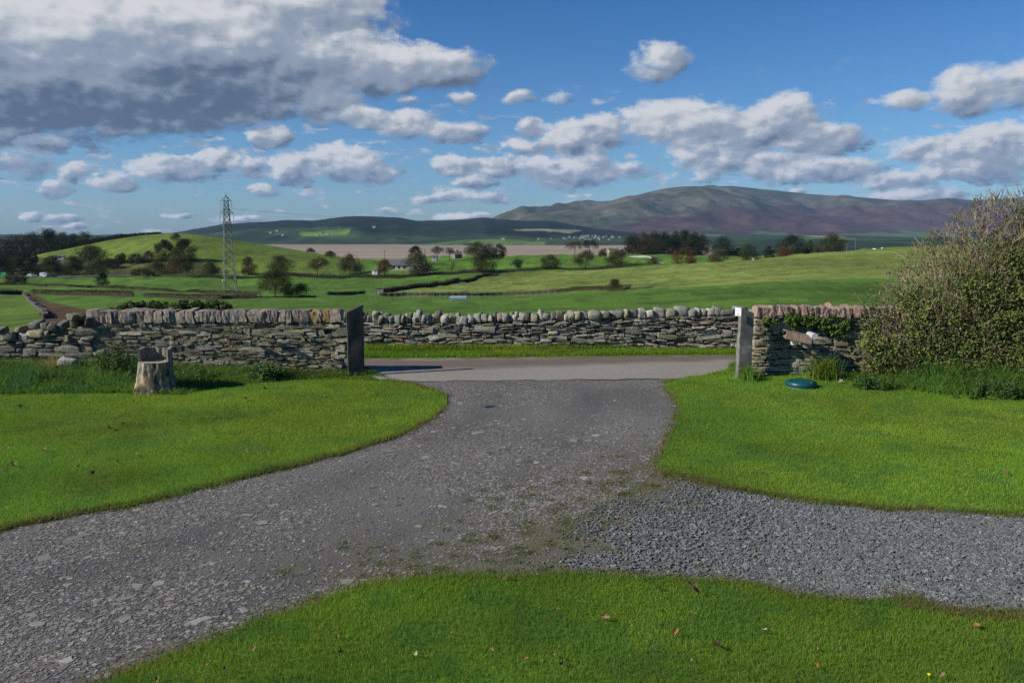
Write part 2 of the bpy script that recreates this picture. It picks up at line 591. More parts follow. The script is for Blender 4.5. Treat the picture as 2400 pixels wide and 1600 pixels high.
def loft(name, pxs, rows, mat, colf, nper=24, amp=0.0, ns=0.002, ease=None):
    """hill surface lofted through rows of (distance, heights along pxs); colf(px, py, X, Y, t) gives the ground colour"""
    Ys, Zs, ts = [], [], []
    for k in range(len(rows) - 1):
        (y0, z0), (y1, z1) = rows[k], rows[k + 1]
        for i in range(nper + (k == len(rows) - 2)):
            t = i / nper
            e = t if ease is None else ease[k](t)
            Ys.append(y0 + (y1 - y0) * t)
            Zs.append(z0 + (z1 - z0) * e)
            ts.append(k + t)
    Ys, Zs = np.array(Ys), np.array(Zs)
    Yg = np.repeat(Ys[:, None], len(pxs), 1)
    tg_ = np.repeat(np.array(ts)[:, None], len(pxs), 1)
    X = (np.asarray(pxs)[None, :] - CX) / F * (Yg * CP - (Zs - H) * SP)
    if amp:
        crest_fade = 1 - 0.93 * np.exp(-((tg_ - (len(rows) - 2)) / 0.45) ** 2) if len(rows) == 4 else 1.0
        Zs = Zs + amp * (fbm(X, Yg, ns, 6, 3) - 0.5) * crest_fade * np.clip(tg_, 0, 1) * np.clip(Zs + 42, 0, 120) / 120
    V = np.stack([X, Yg, Zs], -1)
    px_, py_ = proj(V)
    c = colf(px_, py_, X, Yg, tg_)
    n, m = Zs.shape
    ii = np.arange(n * m).reshape(n, m)
    q = np.stack([ii[:-1, :-1], ii[:-1, 1:], ii[1:, 1:], ii[1:, :-1]], -1).reshape(-1, 4)
    o = mk(name, V.reshape(-1, 3), [q], mat, col=c.reshape(-1, 3), smooth=True)
    o['kind'] = 'structure'
    return V


rise = lambda t: math.sin(t * math.pi / 2) ** 1.1
fall = lambda t: 1 - math.cos(t * math.pi / 2)
lin = lambda t: t

# green drumlin on the left
DP = np.arange(-420, 1000, 8.0)
DCR = np.interp(DP, [-420, -150, 0, 90, 160, 230, 310, 360, 400, 450, 520, 600, 700, 775, 870, 1000], [650, 632, 614, 597, 583, 568, 554, 549, 547, 549, 558, 570, 587, 600, 613, 650])
DCR = np.convolve(np.pad(DCR, 3, mode='edge'), np.ones(7) / 7, 'valid')
DB = np.full(len(DP), 652.0)


def drum_col(px_, py_, X, Y, t):
    c = np.empty(px_.shape + (3,))
    c[:] = (0.125, 0.178, 0.028)
    m = (py_ > np.interp(px_, [-400, 60, 130, 260, 380, 470, 540, 560], [590, 600, 606, 608, 606, 612, 640, 700])) & (px_ < 560)
    c[m] = (0.058, 0.070, 0.024)
    m2 = m & (py_ < 634) & (py_ > 618) & (px_ > 230) & (px_ < 400)
    c[m2] = (0.110, 0.120, 0.035)
    return c * (0.85 + 0.3 * fbm(X, Y, 0.05, 4))[..., None]


DRV = loft('hill', DP, [(345, zof(DB, 345)), (480, zof(DCR, 480)), (780, np.full(len(DP), -46.0))], M_field, drum_col, 30, ease=[rise, fall])


def dpt(px, py):
    """point on the drumlin's near face"""
    crest, base = float(np.interp(px, DP, DCR)), 652.0
    best, bp = 1e9, None
    for k in range(60):
        t = k / 59
        Y = 345 + 135 * t
        z = zof(base, 345) + (zof(crest, 480) - zof(base, 345)) * rise(t)
        p = pyof(z, Y)
        if abs(p - py) < best:
            best, bp = abs(p - py), np.array([(px - CX) / F * (Y * CP - (z - H) * SP), Y, z])
    return bp


# tidal sands
sv = np.array([[-14000, 560, -40], [14000, 560, -40], [14000, 14000, -40], [-14000, 14000, -40]], float)
mk('sand', sv, [np.array([[0, 1, 2, 3]])], M_sand)['kind'] = 'structure'


def mottle(c, X, Y, s, a):
    return c * (1 - a / 2 + a * fbm(X, Y, s, 5, 7))[..., None]


# coast opposite and wooded ridge
RP = np.arange(-1000, 2000, 6.0)
RC = np.interp(RP, [-1000, -300, 0, 120, 250, 400, 450, 520, 600, 680, 740, 800, 830, 930, 975, 1060, 1140, 1165, 1230, 1290, 1340, 1400, 1500, 1700, 2000],
               [556, 551, 549, 551, 550, 546, 538, 527, 522, 517, 518, 510, 508, 510, 518, 516, 511, 514, 519, 518, 527, 536, 547, 558, 566])
RC = RC + (fbm(RP, RP * 0, 0.05, 4, 5) - 0.5) * 2.0


def ridge_col(px_, py_, X, Y, t):
    c = np.empty(px_.shape + (3,))
    c[:] = (0.013, 0.022, 0.013)
    n = fbm(X, Y, 0.0022, 4, 2)
    wood = py_ < np.interp(px_, [-1000, 500, 640, 820, 860, 1000, 1350, 1500], [560, 545, 533, 531, 548, 553, 553, 560])
    c[~wood] = (0.024, 0.040, 0.022)
    c[(~wood) & (n > 0.58)] = (0.036, 0.062, 0.028)
    c[wood & (n > 0.60)] = (0.019, 0.028, 0.016)
    c[inpoly(px_, py_, [(690, 545), (760, 540), (825, 534), (815, 549), (720, 556)])] = (0.100, 0.175, 0.032)
    c[inpoly(px_, py_, [(1205, 538), (1250, 536), (1330, 538), (1368, 540), (1330, 547), (1300, 543), (1210, 541)])] = (0.21, 0.185, 0.13)
    c[(py_ > 565) & (py_ < 572)] = (0.032, 0.048, 0.025)
    return mottle(c, X, Y, 0.012, 0.7)


RV = loft('far_hill', RP, [(3300, np.full(len(RP), -41.0)), (4000, zof(np.minimum(np.full(len(RP), 557.0), RC + 12), 4000)), (5400, zof(RC, 5400)), (6500, np.full(len(RP), -60.0))],
          M_far, ridge_col, 16, 34, 0.0018, [rise, rise, fall])

# low coastal farmland under the village
KP = np.arange(980, 1700, 6.0)
KC = np.interp(KP, [980, 1030, 1090, 1160, 1230, 1300, 1380, 1480, 1600, 1700], [572, 565, 558, 556, 557, 555, 553, 556, 562, 570])


def coast_col(px_, py_, X, Y, t):
    c = np.empty(px_.shape + (3,))
    c[:] = (0.085, 0.150, 0.035)
    n = fbm(X, Y * 0.45, 0.005, 3, 12)
    c[n > 0.55] = (0.062, 0.120, 0.030)
    c[n < 0.40] = (0.115, 0.165, 0.045)
    c[np.abs(n - 0.5) < 0.018] = (0.028, 0.045, 0.02)
    c[(px_ > 1280)] = (0.040, 0.062, 0.026)
    return mottle(c, X, Y, 0.02, 0.6)


KV = loft('farmland', KP, [(3050, np.full(len(KP), -41.0)), (3280, zof(KC + (572 - KC) * 0.55, 3280)), (3700, zof(KC, 3700)), (4200, np.full(len(KP), -45.0))], M_far, coast_col, 12, 6, 0.004, [rise, rise, fall])

# the fell: rounded near shoulder and the long back ridge
FP = np.arange(1050, 3300, 7.0)
FC1 = np.interp(FP, [1050, 1165, 1215, 1260, 1310, 1380, 1430, 1480, 1520, 1560, 1600, 1650, 1700, 1760, 1830, 1900, 1980, 2100, 2300, 3300],
                [560, 513, 498, 492, 489, 484, 476, 462, 450, 441, 438, 440, 451, 468, 488, 505, 520, 536, 552, 580])
FC2 = np.interp(FP, [1050, 1400, 1550, 1640, 1700, 1760, 1830, 1900, 1980, 2060, 2150, 2220, 2300, 2400, 2600, 2900, 3300],
                [600, 520, 450, 437.5, 436, 439, 446, 455, 462, 468, 471, 472, 468, 465, 462, 480, 520])
FC1 = np.convolve(np.pad(FC1, 2, mode='edge'), np.ones(5) / 5, 'valid')
FC2 = np.convolve(np.pad(FC2, 2, mode='edge'), np.ones(5) / 5, 'valid')


def fell_col(px_, py_, X, Y, t):
    n = fbm(X, Y, 0.0012, 5, 21)
    n2 = fbm(X, Y, 0.004, 4, 31)
    c = np.empty(px_.shape + (3,))
    c[:] = (0.066, 0.068, 0.038)
    heather = (py_ + (n - 0.5) * 60) > np.interp(px_, [1165, 1400, 1600, 1800, 2100, 2400, 3300], [556, 540, 516, 486, 486, 484, 490])
    c[heather] = (0.074, 0.043, 0.037)
    c[(n2 > 0.60) & ~heather] = (0.098, 0.092, 0.064)
    c[(n2 < 0.38)] *= 0.72
    green = (py_ + (n2 - 0.5) * 26) > np.interp(px_, [1165, 1500, 1660, 1800, 2000, 2400, 3300], [545, 560, 543, 548, 546, 545, 545])
    c[green] = (0.075, 0.120, 0.040)
    return mottle(c, X, Y, 0.006, 0.5)


for crest, yb, yc, pb in ((FC1, 5600, 8200, 560), (FC2, 7400, 9800, 545)):
    loft('fell', FP, [(yb, zof(np.full(len(FP), float(pb)), yb)), (yb + (yc - yb) * 0.5, zof(crest + (pb - crest) * 0.45, yb + (yc - yb) * 0.5)), (yc, zof(crest, yc)), (yc + 2200, np.full(len(FP), -60.0))],
         M_far, fell_col, 40, 420, 0.0013, [lin, rise, fall])

# foot of the fell on the right: fields and woods beyond the pasture crest
QP = np.arange(1420, 3300, 7.0)
QC = np.interp(QP, [1420, 1500, 1600, 1680, 1760, 1850, 1950, 2050, 2150, 2400, 3300], [566, 560, 556, 553, 549, 552, 550, 553, 556, 554, 560])


def foot_col(px_, py_, X, Y, t):
    n = fbm(X, Y * 0.6, 0.004, 4, 41)
    c = np.empty(px_.shape + (3,))
    c[:] = (0.036, 0.058, 0.026)
    c[(n > 0.5) & (px_ > 1840)] = (0.070, 0.120, 0.036)
    c[(n > 0.62)] = (0.075, 0.125, 0.038)
    c[inpoly(px_, py_, [(1880, 553), (1960, 551), (2015, 562), (1990, 566), (1930, 557)])] = (0.22, 0.21, 0.12)
    return mottle(c, X, Y, 0.02, 0.7)


QV = loft('foothill', QP, [(3300, np.full(len(QP), -41.0)), (3900, zof(QC + 7, 3900)), (4600, zof(QC, 4600)), (5400, np.full(len(QP), -45.0))], M_far, foot_col, 14, 10, 0.004, [rise, rise, fall])

# dark wooded lowland behind the pasture crest on the right
LP = np.arange(1600, 3300, 8.0)
LC1 = np.interp(LP, [1600, 1680, 1760, 3300], [640, 588, 582, 580])
LC2 = np.interp(LP, [1600, 1680, 1760, 3300], [600, 566, 561, 562])


def low_col(px_, py_, X, Y, t):
    n = fbm(X, Y * 0.5, 0.006, 4, 52)
    c = np.empty(px_.shape + (3,))
    c[:] = (0.026, 0.042, 0.020)
    c[n > 0.6] = (0.050, 0.085, 0.028)
    return mottle(c, X, Y, 0.03, 0.9)


loft('lowland', LP, [(1000, np.full(len(LP), -46.0)), (1800, np.maximum(zof(LC1, 1800), -60)), (3200, np.maximum(zof(LC2, 3200), -60)), (3900, np.full(len(LP), -60.0))], M_far, low_col, 20, 8, 0.006, [rise, lin, fall])

# ------------------------------------------------------------------ garden ground
def area(poly_px, z, n=24):
    return gnd(np.array([p[0] for p in poly_px], float), np.array([p[1] for p in poly_px], float), z)


LEFT_LAWN = [(-900, 1420), (-300, 1300), (0, 1240), (130, 1214), (310, 1180), (420, 1155), (520, 1130), (620, 1107), (700, 1090), (790, 1065), (850, 1045), (900, 1028), (960, 1003), (1000, 985), (1032, 962),
             (1046, 945), (1043, 930), (1010, 914), (960, 900), (920, 893), (885, 888), (850, 873), (500, 866), (-1500, 862), (-1500, 1420)]
RIGHT_LAWN = [(1640, 880), (1590, 888), (1560, 897), (1563, 912), (1580, 925), (1588, 945), (1590, 968), (1580, 1000), (1562, 1035), (1548, 1070), (1548, 1092), (1562, 1110), (1600, 1122), (1680, 1140), (1750, 1152), (1820, 1165),
              (1930, 1180), (2100, 1195), (2250, 1203), (2400, 1208), (3200, 1230), (3600, 862), (1735, 862), (1690, 872)]
FRONT_LAWN = [(-200, 1790), (100, 1660), (240, 1600), (400, 1540), (520, 1497), (640, 1450), (760, 1408), (860, 1376), (1000, 1358), (1100, 1352), (1200, 1348), (1400, 1352), (1600, 1360), (1720, 1368), (1790, 1378), (1860, 1396),
              (1950, 1405), (2040, 1412), (2110, 1400), (2160, 1405), (2200, 1428), (2300, 1432), (2400, 1432), (3000, 1450), (3400, 2050), (-600, 2050)]
GRAVEL = [(1575, 1118), (1660, 1137), (1750, 1152), (1820, 1163), (1930, 1180), (2100, 1195), (2400, 1208), (3100, 1230), (3000, 1455), (2400, 1436), (2200, 1430), (2110, 1404), (2040, 1415), (1950, 1408), (1860, 1400), (1790, 1382), (1600, 1364), (1400, 1356),
          (1200, 1352), (1050, 1354), (1080, 1335), (1180, 1310), (1240, 1275), (1300, 1235), (1380, 1195), (1450, 1155), (1520, 1120)]


def densify(poly, step=10, jit=2.5, seed=0):
    out = []
    n = len(poly)
    for i in range(n):
        a, b = np.array(poly[i], float), np.array(poly[(i + 1) % n], float)
        k = max(1, int(np.hypot(*(b - a)) / step))
        for j in range(k):
            out.append(a + (b - a) * j / k)
    out = np.array(out)
    A = gnd(out[:, 0], out[:, 1], 0)
    s = 1.2 + 9.0 / np.maximum(A[:, 1], 2)
    out[:, 1] += (fbm(A[:, 0], A[:, 1], 2.2, 4, seed) - 0.5) * jit * s * 1.6
    out[:, 0] += (fbm(A[:, 0], A[:, 1], 2.2, 4, seed + 9) - 0.5) * jit * s * 3
    return out


def segdist(px, py, poly, closed=True):
    """distance on the ground (m) from points to a photo-space polyline laid on the ground"""
    q = gnd(np.array([p[0] for p in poly], float), np.array([p[1] for p in poly], float))[:, :2]
    G = gnd(px, py)[..., :2]
    d = np.full(np.shape(px), 1e9)
    for i in range(len(q) - (0 if closed else 1)):
        a, b = q[i], q[(i + 1) % len(q)]
        ab = b - a
        t = np.clip(((G - a) @ ab) / (ab @ ab + 1e-9), 0, 1)
        d = np.minimum(d, np.linalg.norm(G - a - t[..., None] * ab, axis=-1))
    return d


# garden sheet: drive, worn margins and moss, one sheet reaching under the lawns
xs, ys = np.arange(-26, 26.01, 0.1), np.arange(0.8, 15.61, 0.08)
gx, gyy = np.meshgrid(xs, ys)
gz = (fbm(gx, gyy, 1.3, 4, 3) - 0.5) * 0.03
gppx, gppy = proj(np.stack([gx, gyy, gx * 0], -1))
dl = np.minimum(np.minimum(segdist(gppx, gppy, LEFT_LAWN[2:20], False), segdist(gppx, gppy, RIGHT_LAWN[1:17], False)), segdist(gppx, gppy, FRONT_LAWN[1:24], False))
nse = fbm(gx, gyy, 1.6, 5, 8)
MOSSLINE = [(1560, 1095), (1500, 1130), (1420, 1165), (1340, 1205), (1250, 1250), (1150, 1300), (1020, 1345), (900, 1372)]
dm = segdist(gppx, gppy, MOSSLINE, False)
gc = np.empty(gx.shape + (3,))
gc[:] = (0.122, 0.116, 0.104)
gc *= (0.82 + 0.36 * fbm(gx, gyy, 0.8, 4, 14))[..., None]
DRIVELINE = [(1275, 885), (1265, 950), (1190, 1035), (960, 1145), (620, 1285), (200, 1440), (-300, 1640)]


def rut(d, n):
    return np.exp(-((d - 0.80) / 0.27) ** 2) * np.clip(0.35 + 1.3 * n, 0, 1)


dcl = segdist(gppx, gppy, DRIVELINE, False)
rt = rut(dcl, fbm(gx, gyy, 0.5, 3, 61))[..., None]
gc = gc * (1 - 0.22 * rt)
pt = np.clip((fbm(gx, gyy, 0.45, 4, 37) - 0.52) * 5, 0, 1)[..., None]
gc = gc * (1 - 0.22 * pt)
wv = np.clip(1.25 - dm / 0.85 + (nse - 0.5) * 1.8, 0, 1)[..., None] * 0.75
gc = gc * (1 - wv) + np.array([0.098, 0.078, 0.046]) * wv
mv = (np.clip(1.1 - dm / 0.8 + (fbm(gx, gyy, 3.1, 4, 77) - 0.55) * 4.5, 0, 1) * np.clip((fbm(gx, gyy, 5.0, 3, 50) - 0.40) * 6, 0, 1))[..., None] * 0.8
gc = gc * (1 - mv) + np.array([0.082, 0.086, 0.026]) * mv
ev = np.clip(1 - dl / 0.22 + (nse - 0.5) * 1.2, 0, 1)[..., None] * 0.8
gc = gc * (1 - ev) + np.array([0.105, 0.085, 0.050]) * ev
mud = inpoly(gppx, gppy, [(1045, 948), (1060, 990), (1000, 1040), (930, 1045), (985, 1000)])
gc[mud] = gc[mud] * 0.55 + np.array([0.06, 0.048, 0.034]) * 0.45
n, m_ = gx.shape
ii = np.arange(n * m_).reshape(n, m_)
M_drive = material('drive_gravel', 0.88, 0.42, 42, 7, 1.0, 60, dist=0.012, extra=lambda t, c, v: t.mix(t.ramp(t.noise(v, 120, 3, 0.7), 0.52, 0.66, 0, 0.7), c, (0.28, 0.275, 0.26)), spec=0.25)
mk('driveway', np.stack([gx, gyy, gz], -1).reshape(-1, 3), [np.stack([ii[:-1, :-1], ii[:-1, 1:], ii[1:, 1:], ii[1:, :-1]], -1).reshape(-1, 4)], M_drive, col=gc.reshape(-1, 3), smooth=True)['kind'] = 'structure'
g0 = np.array([[-80, -40, -0.06], [80, -40, -0.06], [80, 21, -0.06], [-80, 21, -0.06]], float)
M_ground = material('garden_ground', 0.95, 0.3, 3, base=(0.05, 0.085, 0.02))
mk('ground', g0, [np.array([[0, 1, 2, 3]])], M_ground)['kind'] = 'structure'


def lawn_sheet(name, poly, col, seed, z=0.014):
    pp = densify(poly, 8, 3.6, seed)
    P3 = gnd(pp[:, 0], pp[:, 1], z)
    n = len(P3)
    base = P3.copy()
    base[:, 2] = -0.03
    V = np.vstack([P3, base])
    import bmesh
    bm = bmesh.new()
    vs = [bm.verts.new(p) for p in V]
    f = bm.faces.new(vs[:n])
    for i in range(n):
        j = (i + 1) % n
        bm.faces.new([vs[i], vs[n + i], vs[n + j], vs[j]])
    bmesh.ops.recalc_face_normals(bm, faces=bm.faces)
    bmesh.ops.triangulate(bm, faces=[f])
    me = bpy.data.meshes.new(name)
    bm.to_mesh(me)
    bm.free()
    a = me.attributes.new('Col', 'FLOAT_COLOR', 'POINT')
    a.data.foreach_set('color', np.tile([*col, 1.0], len(me.vertices)).astype(np.float32))
    me.materials.append(M_soil)
    o = bpy.data.objects.new(name, me)
    COL.objects.link(o)
    o['kind'] = 'structure'
    return pp


SOILC = (0.095, 0.160, 0.014)
ppL = lawn_sheet('lawn', LEFT_LAWN, SOILC, 1)
ppR = lawn_sheet('lawn', RIGHT_LAWN, SOILC, 2)
ppF = lawn_sheet('lawn', FRONT_LAWN, (0.090, 0.165, 0.016), 3)


def blades(name, P, h, wd, col, lean=0.45, label=None, parent=None, sun_bend=0.0):
    n = len(P)
    th = rng.random(n) * 2 * np.pi
    la = rng.random(n) * 2 * np.pi
    ln = h * lean * (0.3 + rng.random(n))
    side = np.stack([np.cos(th), np.sin(th), np.zeros(n)], 1) * (wd / 2)[:, None]
    lv = np.stack([np.cos(la), np.sin(la), np.zeros(n)], 1)
    up = np.array([0, 0, 1.0])
    mid = P + up * (h * 0.6)[:, None] + lv * (ln * 0.35)[:, None]
    tip = P + up * h[:, None] * (1 - 0.25 * (ln / h)[:, None] ** 2) + lv * ln[:, None]
    V = np.stack([P - side, P + side, mid + side * 0.7, mid - side * 0.7, tip], 1).reshape(-1, 3)
    b = np.arange(n)[:, None] * 5
    Q = b + np.array([0, 1, 2, 3])
    T = b + np.array([3, 2, 4])
    o = mk(name, V, [Q, T], M_grass, parent, np.repeat(col, 5, 0))
    if parent is None:
        o['kind'] = 'stuff'
    return o


def scatter(poly, dens, zb=0.02, ylim=None, margin=0.0):
    """points on the ground inside a photo-space outline, dens(Y) per square metre"""
    G = gnd(poly[:, 0], poly[:, 1])
    x0, x1, y0, y1 = G[:, 0].min(), G[:, 0].max(), G[:, 1].min(), G[:, 1].max()
    if ylim:
        y0, y1 = max(y0, ylim[0]), min(y1, ylim[1])
    out = []
    for ya in np.arange(y0, y1, 0.5):
        yb = min(ya + 0.5, y1)
        lim = 0.72 * yb + 1.2
        a, b = max(x0, -lim), min(x1, lim)
        if b <= a:
            continue
        k = int((b - a) * (yb - ya) * dens((ya + yb) / 2))
        out.append(np.stack([a + rng.random(k) * (b - a), ya + rng.random(k) * (yb - ya)], 1))
    q = np.concatenate(out)
    px, py = proj(np.column_stack([q, np.zeros(len(q))]))
    q = q[inpoly(px, py, poly)]
    return np.column_stack([q, np.full(len(q), zb)])


def grass_cols(P, base, var=0.22, dry=0.05):
    n = len(P)
    c = np.array(base)[None, :] * (1 + (rng.random((n, 1)) - 0.5) * 2 * var)
    pn = fbm(P[:, 0], P[:, 1], 0.9, 4, 60)[:, None]
    c = c * (0.55 + 0.9 * pn)
    c[:, 0] *= 0.72 + 0.62 * fbm(P[:, 0], P[:, 1], 0.35, 4, 90)
    qx_, qy_ = proj(P)
    worn = inpoly(qx_, qy_, [(2060, 1398), (2120, 1392), (2210, 1412), (2420, 1420), (2700, 1440), (2700, 1490), (2420, 1462), (2250, 1448), (2120, 1428)])
    sp = fbm(P[:, 0], P[:, 1], 2.3, 3, 118)
    c[sp > 0.60] *= np.array([0.72, 0.86, 1.25])
    dryp = dry * (0.4 + 5.5 * np.clip(fbm(P[:, 0], P[:, 1], 0.8, 4, 130) - 0.48, 0, 1))
    d = rng.random(n) < np.where(worn, 0.75, dryp)
    c[d] = np.array([0.20, 0.17, 0.06]) * (0.6 + 0.6 * rng.random((d.sum(), 1)))
    return c


def mown(name, poly, base, dens, hh):
    P = scatter(poly, dens)
    h = hh * (0.55 + 0.75 * rng.random(len(P))) * (0.75 + 0.5 * fbm(P[:, 0], P[:, 1], 2.5, 3, 33))
    wd = 0.0014 + 0.00034 * P[:, 1]
    wd = wd * (0.7 + 0.6 * rng.random(len(P)))
    return blades(name, P, h, wd, grass_cols(P, base), 0.7)


mown('lawn_grass', ppF, (0.155, 0.275, 0.026), lambda Y: 15000 if Y > 3.8 else 2500, 0.028)
mown('lawn_grass', ppL, (0.178, 0.305, 0.027), lambda Y: 6500 * min(1, (9 / Y)), 0.026)
mown('lawn_grass', ppR, (0.178, 0.305, 0.029), lambda Y: 6500 * min(1, (9 / Y)), 0.026)

# ragged, drier fringe along the lawn edges
for pp in (ppL, ppR, ppF):
    G = gnd(pp[:, 0], pp[:, 1])
    seg = np.linalg.norm(np.diff(G, axis=0), axis=1)
    ok = (G[:-1, 1] < 15.3) & (seg < 0.6)
    k = rng.choice(np.where(ok)[0], 24000)
    t = rng.random(len(k))[:, None]
    Pq = G[k] * (1 - t) + G[k + 1] * t
    Pq[:, :2] += rng.normal(0, 1, (len(k), 2)) * (0.035 + 0.10 * fbm(Pq[:, 0], Pq[:, 1], 3.0, 3, 5) ** 2)[:, None]
    Pq[:, 2] = 0.0
    hq = 0.02 + 0.05 * rng.random(len(k))
    cq = grass_cols(Pq, (0.130, 0.190, 0.024), 0.3, 0.75)
    blades('edge_grass', Pq, hq, 0.003 + 0.0004 * Pq[:, 1], cq, 1.1)


# ------------------------------------------------------------------ stones
def cube_template(n):
    pts, key, quads = [], {}, []

    def vid(p):
        k = tuple(np.round(p, 5))
        if k not in key:
            key[k] = len(pts)
            pts.append(p)
        return key[k]
    L = np.linspace(-1, 1, n + 1)
    for ax in range(3):
        for s in (-1, 1):
            for i in range(n):
                for j in range(n):
                    q = []
                    for a, b in ((i, j), (i + 1, j), (i + 1, j + 1), (i, j + 1)):
                        p = np.zeros(3)
                        p[ax] = s
                        p[(ax + 1) % 3] = L[a]
                        p[(ax + 2) % 3] = L[b]
                        q.append(vid(p))
                    quads.append(q if s > 0 else q[::-1])
    return np.array(pts), np.array(quads)


TPL = {k: cube_template(k) for k in (1, 2, 3, 4)}


def stones(C, S, R, col, n=3, rnd=0.35, jit=0.14, tilt=0.05, nz=0.06):
    """many rounded, skewed blocks: C centres, S half sizes, R rotation about z (or None), col colours -> V, Q, colours"""
    T, Q = TPL[n]
    N, M = len(C), len(T)
    corners = np.array([[x, y, z] for x in (-1, 1) for y in (-1, 1) for z in (-1, 1)], float)
    wts = np.prod(1 + T[:, None, :] * corners[None], axis=2) / 8
    cj = corners[None] * (1 + (rng.random((N, 8, 3)) - 0.5) * 2 * jit)
    P = np.einsum('mk,nkd->nmd', wts, cj)
    sph = T / np.linalg.norm(T, axis=1)[:, None] * 1.18
    P = P * (1 - rnd) + sph[None] * rnd
    P = P * (1 + nz * (rng.random((N, M, 1)) - 0.5) * 2)
    P = P * S[:, None, :]
    tx = rng.normal(0, 1, (N, 2)) * tilt
    ex, ey, ez = P[..., 0].copy(), P[..., 1].copy(), P[..., 2].copy()
    P[..., 2] = ez + tx[:, :1] * ex + tx[:, 1:] * ey
    P[..., 0] = ex - tx[:, :1] * ez
    P[..., 1] = ey - tx[:, 1:] * ez
    if R is not None:
        c, s = np.cos(R)[:, None], np.sin(R)[:, None]
        x, y = P[..., 0].copy(), P[..., 1].copy()
        P[..., 0], P[..., 1] = x * c - y * s, x * s + y * c
    V = (P + C[:, None, :]).reshape(-1, 3)
    Qs = (np.arange(N)[:, None, None] * M + Q[None]).reshape(-1, 4)
    return V, Qs, np.repeat(col, M, 0)


PAL = np.array([(0.185, 0.175, 0.145), (0.22, 0.21, 0.17), (0.15, 0.148, 0.135), (0.26, 0.24, 0.19), (0.20, 0.185, 0.125), (0.125, 0.115, 0.095), (0.28, 0.265, 0.22), (0.21, 0.165, 0.115), (0.175, 0.178, 0.155)])


def pick(n, pal=PAL, var=0.2):
    return pal[rng.integers(0, len(pal), n)] * (1 + (rng.random((n, 1)) - 0.5) * 2 * var)


def masonry(A, B, hfun, depth, course=(0.035, 0.085), length=(0.10, 0.32), big=0.06, gap=0.007, prot=0.02, base_z=-0.08):
    """courses of stones between ground points A and B, facing the camera side; hfun(s) top height"""
    A, B = np.asarray(A, float), np.asarray(B, float)
    L = np.linalg.norm((B - A)[:2])
    u = np.append((B - A)[:2] / L, 0)
    nrm = np.array([u[1], -u[0], 0.0])              # towards the camera
    C, S = [], []
    z = base_z
    lev = 0
    occ = []                                        # spans taken by stones two courses high
    zmax = max(hfun(s) for s in np.linspace(0, L, 40))
    while z < zmax:
        ch = random.uniform(*course) * (1.25 if random.random() < 0.2 else 1)
        s = random.uniform(-0.1, 0)
        nocc = []
        while s < L:
            ln = random.uniform(*length) * (0.6 if random.random() < 0.35 else 1.0) * min(1.4, max(0.7, ch / 0.05))
            blk = [o for o in occ if o[0] < s + ln and o[1] > s]
            if blk:
                if blk[0][0] > s + 0.06:
                    ln = blk[0][0] - s
                else:
                    s = max(o[1] for o in blk)
                    continue
            mid = s + ln / 2
            wob = (float(vnoise(mid, lev * 0.0 + 3.3, 0.9, 4)) - 0.5) * 0.07 + (float(vnoise(mid, lev * 0.7, 2.5, 2)) - 0.5) * 0.03
            h2 = ch
            if random.random() < big and ln > 0.12:
                h2 = ch * 2.05
                nocc.append((s, s + ln))
            if 0 <= mid <= L and z + h2 / 2 < hfun(mid) - 0.01:
                ds = random.uniform(0.10, 0.16)
                pr = random.uniform(-prot, prot)
                C.append(A + u * mid + nrm * (pr - ds * 0.9) + np.array([0, 0, z + h2 / 2 + wob]))
                S.append((max(ln - gap, 0.03) / 2 * 1.03, ds, max(h2 - gap * 0.6, 0.015) / 2 * random.uniform(0.9, 1.12)))
            s += ln
        occ = nocc
        z += ch
        lev += 1
    return np.array(C), np.array(S), math.atan2(u[1], u[0]), u, nrm, L


def core(name, parent, A, u, nrm, L, hfun, front, back, mat, step=0.25):
    k = max(2, int(L / step))
    ss = np.linspace(0, L, k)
    b = MB()
    V = []
    for s in ss:
        p = A + u * s
        h = hfun(s)
        V += [p + nrm * front + [0, 0, -0.12], p + nrm * front + [0, 0, h], p - nrm * back + [0, 0, h], p - nrm * back + [0, 0, -0.3]]
    q = []
    for i in range(k - 1):
        for e in range(3):
            q.append([i * 4 + e, (i + 1) * 4 + e, (i + 1) * 4 + e + 1, i * 4 + e + 1])
    q += [[0, 1, 2, 3], [(k - 1) * 4 + 3, (k - 1) * 4 + 2, (k - 1) * 4 + 1, (k - 1) * 4]]
    b.add(np.array(V), quads=q)
    return b.build(name, mat, parent)


def coping_stone(parent, c, s, rz, col, mat, rnd, jit=0.1, tilt=0.06, n=4, nz=0.05, label=None):
    V, Q, cc = stones(np.array([c], float), np.array([s], float), np.array([rz]), np.array([col]), n, rnd, jit, tilt, nz)
    o = mk('coping_stone', V, [Q], mat, parent, cc, smooth=mat is not M_cope)
    if label:
        o['label'] = label
    return o


# left mortared wall with sandstone coping
A = gnd(205, 871)
Bp = gnd(806, 878)
A[1] = Bp[1] = 15.95
A[0] = at(207, 800, 15.95)[0]
Bp[0] = at(801, 800, 15.95)[0]
lw = empty('stone_wall', A, 'mortared grey stone wall topped with upright pink sandstone blocks, left of the gateway', 'wall')
hw = lambda s: float(at(500, 757, 15.95)[2]) + 0.012 * math.sin(s * 2)
C, S, rz, u, nrm, L = masonry(A, Bp, hw, 0.3, (0.034, 0.085), (0.10, 0.34), 0.14, 0.006, 0.010)
col = pick(len(C), PAL * 0.80, 0.16)
col[:, 2] *= 0.9
loose = (C - A) @ u > L - 1.25
col[loose] *= 1.18
C[loose] += nrm * 0.02
V, Q, cc = stones(C, S, np.full(len(C), rz), col, 3, 0.12, 0.26, 0.05, 0.06)
mk('rubble_courses', V, [Q], M_stone, lw, cc, smooth=False)
core('mortar_core', lw, A, u, nrm, L - 1.2, hw, -0.002, 0.42, M_mortar)
